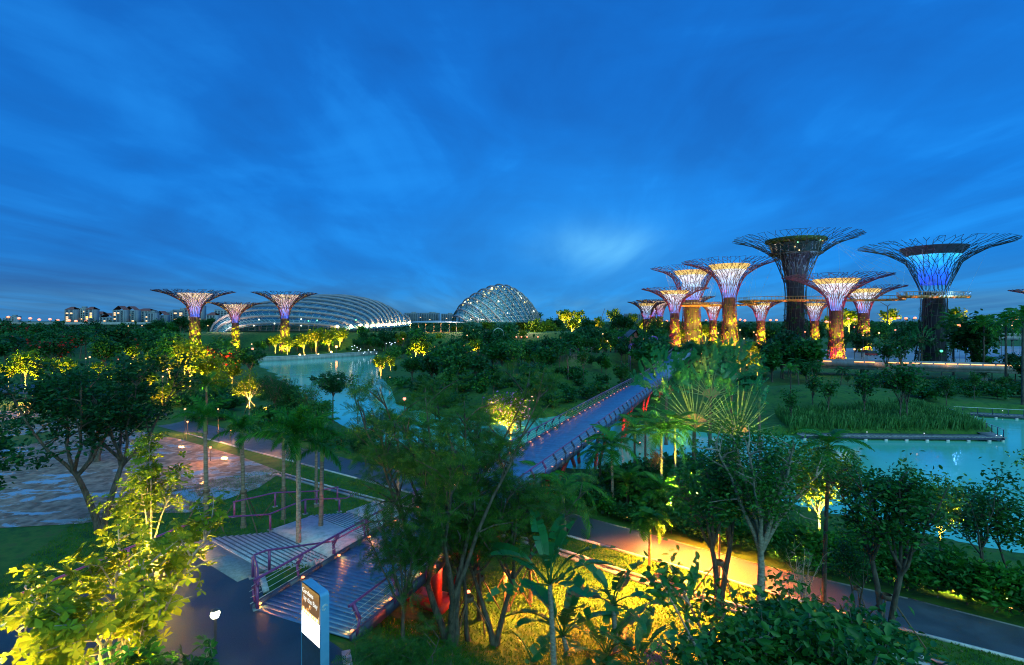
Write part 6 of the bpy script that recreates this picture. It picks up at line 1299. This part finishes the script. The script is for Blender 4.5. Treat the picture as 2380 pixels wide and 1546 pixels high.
def clear(x, y, hh):        # keep the lit trees and the road bridge in sight
    q = CXP+x*FP/y; g_ = hz1(x, y); lim = 99
    for (lx_, ly_, s_, w_) in LITS+[(453, 816, 1, 1), (547, 814, 1, 1), (662, 816, 1, 1), (580, 965, 1, 1), (580, 940, 1, 1), (1186, 1056, 1, 1), (773, 985, 1, 1)]:
        d_ = 16*FP/(ly_-HYP) if ly_ > 775 else 300
        if y < d_-3 and abs(q-lx_) < 11+.30*hh*FP/y: lim = min(lim, CZ-(ly_-HYP-9)*y/FP-g_)
    return lim
def grow(poly, n, hfun, kinds, mind, seed, ok=lambda x, y: True):
    rs = np.random.RandomState(seed); P = np.array(poly); lo, hi = P.min(0), P.max(0); c = 0; tries = 0
    while c < n and tries < n*60:
        tries += 1; x, y = rs.uniform(lo[0], hi[0]), rs.uniform(lo[1], hi[1]); A = np.array([x]), np.array([y])
        if not inpoly(*A, poly)[0] or not ok(x, y): continue
        if abs(x/y)*1190 > 1300: continue
        if inpoly(*A, LAKE)[0] or pdist(*A, LAKE)[0] < 1.5: continue
        if inpoly(*A, PXY)[0] or inpoly(*A, MUD2)[0] or pdist(*A, [tuple(q) for q in cl_[::20]], False)[0] < 6: continue
        md = mind*(1 if y < 140 else y/140)**.6
        if any((x-a)**2+(y-b_)**2 < md*md for a, b_ in taken): continue
        taken.append((x, y)); kd = kinds[rs.randint(len(kinds))]; P_ = FT[kd]; k = rs.randint(len(P_)); hh = hfun(x, y)*rs.uniform(.8, 1.15); hh = min(hh, clear(x, y, hh)); z_ = 0
        hh = max(min(hh, 9.0-hz1(x, y)) if y < 258 else hh, 3.0)
        wood(kd, (x, y, hz1(x, y)-.1), hh/P_[k]['h'], k); c += 1
    return c
MUD2 = [tuple(p[:2]) for p in MUD]
for q in TW.values(): taken.append((q[4], q[5]))
# lit trees first: (foot px, foot py, scale, lamp watts factor)
for i, (px, py, sc, wf) in enumerate(LITS):
    p = at(px, py); hs = (1.22 if py > 850 else 1.55)*sc*(1.0 if p.y < 160 else (p.y/160)**.75); taken.append((p.x, p.y)); wood('lit', p-Vector((0, 0, .1)), hs*.95, i % 2)
    r = 2.4*hs+.9; dx = rnd.uniform(-.5, .5)
    lamp('tree_light', p+Vector((dx*r, -r*.95, .3)), wf*1000*r*r, (1, .66 if i % 3 else .48, .05), .3, 'SPOT', p+Vector((0, 0, 3.6*hs)), 105)
grow([(-62, 76), (-36, 72), (-42, 88), (-55, 113), (-84, 158), (-112, 203), (-150, 226), (-300, 300), (-330, 250), (-180, 110), (-95, 78)], 105, lambda x, y: 5.6+.030*y, ['round', 'tall', 'round', 'flat', 'flame', 'open', 'palm', 'flame'], 4.2, 1)
grow([(9, 97), (-3, 92), (-13, 96), (-23, 108), (-32, 136), (-43, 166), (-52, 205), (-64, 256), (70, 256), (64, 190), (38, 130), (26, 110)], 225, lambda x, y: 4.8+.032*y, ['round', 'tall', 'round', 'open', 'flat', 'palm', 'tall'], 3.3, 2)
grow([(34, 118), (62, 128), (84, 142), (78, 175), (60, 200), (40, 160)], 26, lambda x, y: 4.2+.030*y, ['round', 'palm', 'tall', 'palm', 'open'], 4.6, 3)
grow([(38, 92), (52, 90), (86, 104), (120, 98), (150, 104), (100, 135), (78, 140), (44, 116)], 34, lambda x, y: max(1.6, min(3.2+.030*y, 12-148*y/1190-hz1(x, y))) if 1960 < px_of((x, y, 0))[0] < 2350 else 3.2+.030*y, ['palm', 'round', 'open', 'palm', 'tall'], 4.6, 4, ok=lambda x, y: not (48 < x < 78 and 86 < y < 108) or rnd.random() < .16)
grow([(96, 110), (170, 112), (170, 140), (120, 150), (105, 125)], 10, lambda x, y: max(1.6, min(6.8, 12-140*y/1190-hz1(x, y))) if y < 130 and x/y < .97 else 6.8, ['round', 'open', 'palm'], 4, 5)
grow([(-115, 222), (-130, 262), (-120, 272), (-2, 272), (-10, 258), (-62, 258), (-80, 245)], 34, lambda x, y: 7.0, ['palm', 'round', 'tall', 'round'], 4.0, 6, ok=lambda x, y: not (-104 < x < -66 and y < 250))
grow([(-64, 254), (12, 256), (12, 282), (-90, 276), (-125, 268), (-112, 256)], 60, lambda x, y: 7.5, ['round', 'palm', 'tall', 'round'], 3.0, 16)
grow([(10, 256), (70, 256), (160, 330), (160, 420), (20, 420), (0, 330)], 58, lambda x, y: 13.5, ['round', 'tall', 'open', 'round', 'palm'], 5, 7)
grow([(100, 225), (180, 215), (320, 300), (320, 400), (160, 400), (120, 300)], 44, lambda x, y: 13.2, ['round', 'tall', 'round', 'open'], 6, 8)
grow([(-330, 300), (-190, 290), (-190, 420), (-400, 430)], 34, lambda x, y: 11.5, ['round', 'tall', 'round'], 6, 9)
grow([(10, 138), (30, 134), (54, 142), (56, 168), (30, 174), (6, 160)], 36, lambda x, y: 5.5, ['round', 'palm', 'tall', 'flat'], 2.6, 17)
# taller palms and trees at the right
for px, py, d, sc, kd, k in [(2216, 722, 150, 1.0, 'palm', 1), (2287, 727, 140, 1.0, 'palm', 1), (2338, 722, 120, 1.05, 'palm', 1), (2262, 740, 145, 1.05, 'round', 0), (2378, 700, 95, 1.1, 'palm', 1), (2135, 775, 150, 1.0, 'palm', 0), (1820, 775, 140, 1.0, 'round', 0), (1850, 770, 150, 1.1, 'tall', 0), (1795, 785, 132, 1.0, 'tall', 1), (2095, 778, 140, .9, 'open', 0), (2060, 790, 135, .9, 'open', 1), (1880, 785, 130, .9, 'round', 1)]:
    top = DP(px, py, d); z0 = hz1(top.x, d)-.1; P_ = FT[kd][k]; s_ = (top.z-z0)/(P_['h']); t_ = plant(NM[kd], P_, (top.x, d, z0), KW[kd]+' standing tall '+where((top.x, d, 0)), 'palm' if kd == 'palm' else 'tree', (s_*.8 if kd == 'palm' else s_, s_*.8 if kd == 'palm' else s_, s_), group=KW[kd]+'s in the wood')
# slim staked poles of young trees on the right bank
for k, (px, py, tp) in enumerate([(1838, 985, 905), (1925, 972, 880), (2010, 975, 860), (2092, 985, 850), (2108, 985, 845), (1890, 955, 872), (2200, 945, 872), (2265, 930, 866)]):
    p = at(px, py); s_ = (Zat(tp, p.y)-p.z)/9.0; plant('airy_tree', FT['open'][k % 2], p, 'slim young tree on the grassy bank '+where(p), 'tree', max(.4, s_), group='young trees on the right bank')
# low ground cover under the wood
GC = [tree_proto(110+k, 1.5, .3, 1.9, 520, .34, LF[['dark', 'mid'][k]], BARK, spread=.3, limbs=8, subs=4, r0=.05, shape='flat') for k in range(2)]
def under(poly, n, seed, lab, grp, mind=2.2):
    rs = np.random.RandomState(seed); P = np.array(poly); lo, hi = P.min(0), P.max(0); c = 0
    for _ in range(n*12):
        if c >= n: break
        x, y = rs.uniform(lo[0], hi[0]), rs.uniform(lo[1], hi[1]); A = np.array([x]), np.array([y])
        if not inpoly(*A, poly)[0] or inpoly(*A, LAKE)[0] or inpoly(*A, PXY)[0] or inpoly(*A, MUD2)[0] or pdist(*A, [tuple(q) for q in cl_[::20]], False)[0] < 3.5 or abs(x/y)*1190 > 1260: continue
        c += 1; plant('bush', GC[c % 2], (x, y, hz1(x, y)-.1), lab, 'bush', rs.uniform(.8, 1.5), group=grp)
under([(9, 94), (-3, 89), (-14, 94), (-24, 107), (-30, 128), (10, 130), (30, 112)], 60, 1, 'low bush at the lakeside edge of the wood', 'lakeside bushes')
under([(-62, 76), (-30, 70), (-28, 80), (-40, 98), (-52, 115), (-90, 120)], 50, 2, 'low bush between the winding path and the middle lake', 'bushes by the winding path')
under([(6, 58), (20, 58), (30, 50), (36, 40), (60, 28), (70, 40), (40, 50), (22, 60)], 1, 3, 'low bush by the lake', 'lake edge bushes')
under([(70, 88), (105, 100), (150, 104), (150, 118), (88, 130), (78, 108)], 40, 4, 'low bush below the orange lit road bridge', 'bushes under the road bridge')
under([(2, 45), (7, 52), (18, 52), (24, 43), (14, 40)], 26, 5, 'low dark bush in the palm grove right of the footbridge', 'bushes in the palm grove')
# far wooded horizon, one mass
rs = np.random.RandomState(9); b = MB(); cen = []
for k in range(900):
    y = rs.uniform(430, 1050); x = rs.uniform(-1.15, 1.15)*y; h = (11.5 if y < 600 else 13.5)*rs.uniform(.8, 1.12)+ (4 if (0.70 < x/y < .80 and y < 620) else 0); r = rs.uniform(5, 9); cen.append((x, y))
    m_ = 26; u_ = nrmz(rs.normal(0, 1, (m_, 3))); u_[:, 2] = abs(u_[:, 2]); P = np.array([x, y, -4])+u_*np.array([r, r, h])*rs.uniform(.8, 1.05, (m_, 1))
    b.leaves(P, rs.normal(0, 1, (m_, 3)), u_, rs.uniform(2.6, 4.6, m_), *DIAM)
tag(b.build('distant_woodland', LF['far']), kind='stuff')
# ---------------------------------------------------------------- small lamps seen among the trees
HOT = emis('hot_warm_globe', (1, .62, .16), 14); HOTO = emis('hot_orange_globe', (1, .28, .04), 14)
GLS_ = [(80, 763, 300, ORNG, .5), (34, 775, 240, WARM, .28), (58, 763, 300, WARM, .3), (278, 759, 420, WARM, .4), (290, 760, 420, WARM, .4), (298, 758, 420, WARM, .4), (330, 757, 430, WARM, .4), (352, 757, 430, WARM, .4), (360, 757, 430, WARM, .4), (483, 757, 330, WARM, .35), (497, 755, 330, WARM, .35), (172, 790, 230, WHTG, .3), (70, 797, 200, WHTG, .35), (374, 799, 230, WHTG, .3), (320, 844, 110, WHTG, .14), (304, 845, 110, WARM, .12), (207, 850, 100, WARM, .12), (164, 883, 90, WARM, .12), (60, 902, 80, emis('lime_globe', (.8, 1, .2), 1.6), .2), (188, 925, 80, WARM, .13), (235, 923, 76, ORNG, .15), (430, 951, 68, WARM, .14), (507, 951, 66, WARM, .1),
         (587, 811, 230, ORNG, .55), (585, 800, 235, WARM, .3), (862, 797, 270, ORNG, .75), (925, 792, 275, ORNG, .6), (853, 790, 280, ORNG, .35), (782, 806, 250, HOTO, .6), (697, 825, 226, HOT, .45), (708, 826, 226, HOT, .4), (770, 818, 240, HOT, .45), (740, 824, 230, HOT, .4), (1010, 806, 240, WARM, .3), (998, 823, 215, WARM, .3), (971, 836, 190, WARM, .28), (988, 832, 190, ORNG, .28), (957, 869, 140, WARM, .15), (906, 877, 135, WARM, .15), (940, 927, 95, ORNG, .32), (1128, 806, 230, emis('red_globe', (1, .05, .05), 1.6), .4), (1100, 767, 300, WARM, .3), (1321, 797, 170, CYG, .45), (1243, 812, 170, WHTG, .2), (1204, 812, 180, WARM, .2), (1200, 783, 230, ORNG, .35), (1212, 783, 230, ORNG, .35), (1250, 783, 230, ORNG, .35), (1225, 783, 230, ORNG, .35), (1720, 767, 230, WARM, .4), (2188, 816, 150, emis('green_globe', (.1, 1, .45), 1.6), .4), (1986, 812, 210, WARM, .4), (2002, 812, 212, WHTG, .3), (2043, 774, 240, WARM, .4), (2081, 767, 240, ORNG, .4), (2244, 776, 190, WARM, .35), (2274, 784, 190, WARM, .3), (2286, 754, 200, WARM, .4), (2328, 756, 200, CYG, .3), (2355, 763, 200, ORNG, .35), (2294, 777, 200, emis('red_small', (1, .06, .04), 1.4), .4), (1632, 822, 140, WARM, .2), (1752, 772, 230, WARM, .3)]
for px, py, d, gl, r in GLS_:
    p = DP(px, py, d); z0 = hz1(p.x, p.y); h = max(.3, p.z-z0-r*.8); globe_lamp((p.x, p.y, z0), h, r, 'small lamp glowing '+where(p), gl)
rs = np.random.RandomState(23)
for k in range(64):
    z_ = [(1200, 1560, 766, 800, 210), (1900, 2380, 750, 792, 230), (1560, 1880, 762, 800, 220), (150, 420, 825, 930, 96), (680, 1160, 775, 835, 215)][k % 5]
    px, py = rs.uniform(z_[0], z_[1]), rs.uniform(z_[2], z_[3]); d = z_[4]*rs.uniform(.85, 1.1)
    p = DP(px, py, d); z0 = hz1(p.x, p.y)
    if inpoly(np.array([p.x]), np.array([p.y]), LAKE)[0]: continue
    globe_lamp((p.x, p.y, z0), max(.3, p.z-z0-.3), .0013*d*rs.uniform(.7, 1.3), 'small lamp glowing '+where(p), [WARM, WARM, ORNG][k % 3])
rs = np.random.RandomState(12)
for k, (px, py) in enumerate([(818, 805), (824, 803), (830, 807), (820, 812), (838, 811), (834, 815), (848, 818), (856, 813), (862, 818), (870, 813), (875, 821), (845, 822), (898, 798), (906, 796), (911, 798), (918, 796), (909, 801)]):
    p = DP(px, py, 243); globe_lamp((p.x, p.y, max(-6, p.z-2.5)), 2.2, .27, 'tiny cold white lamp on the far lake promenade', WHTG, grp='cold white promenade lamps', name='promenade_lamp')
for px in (700, 735, 775, 820): 
    p = DP(px, 822, 232); pass
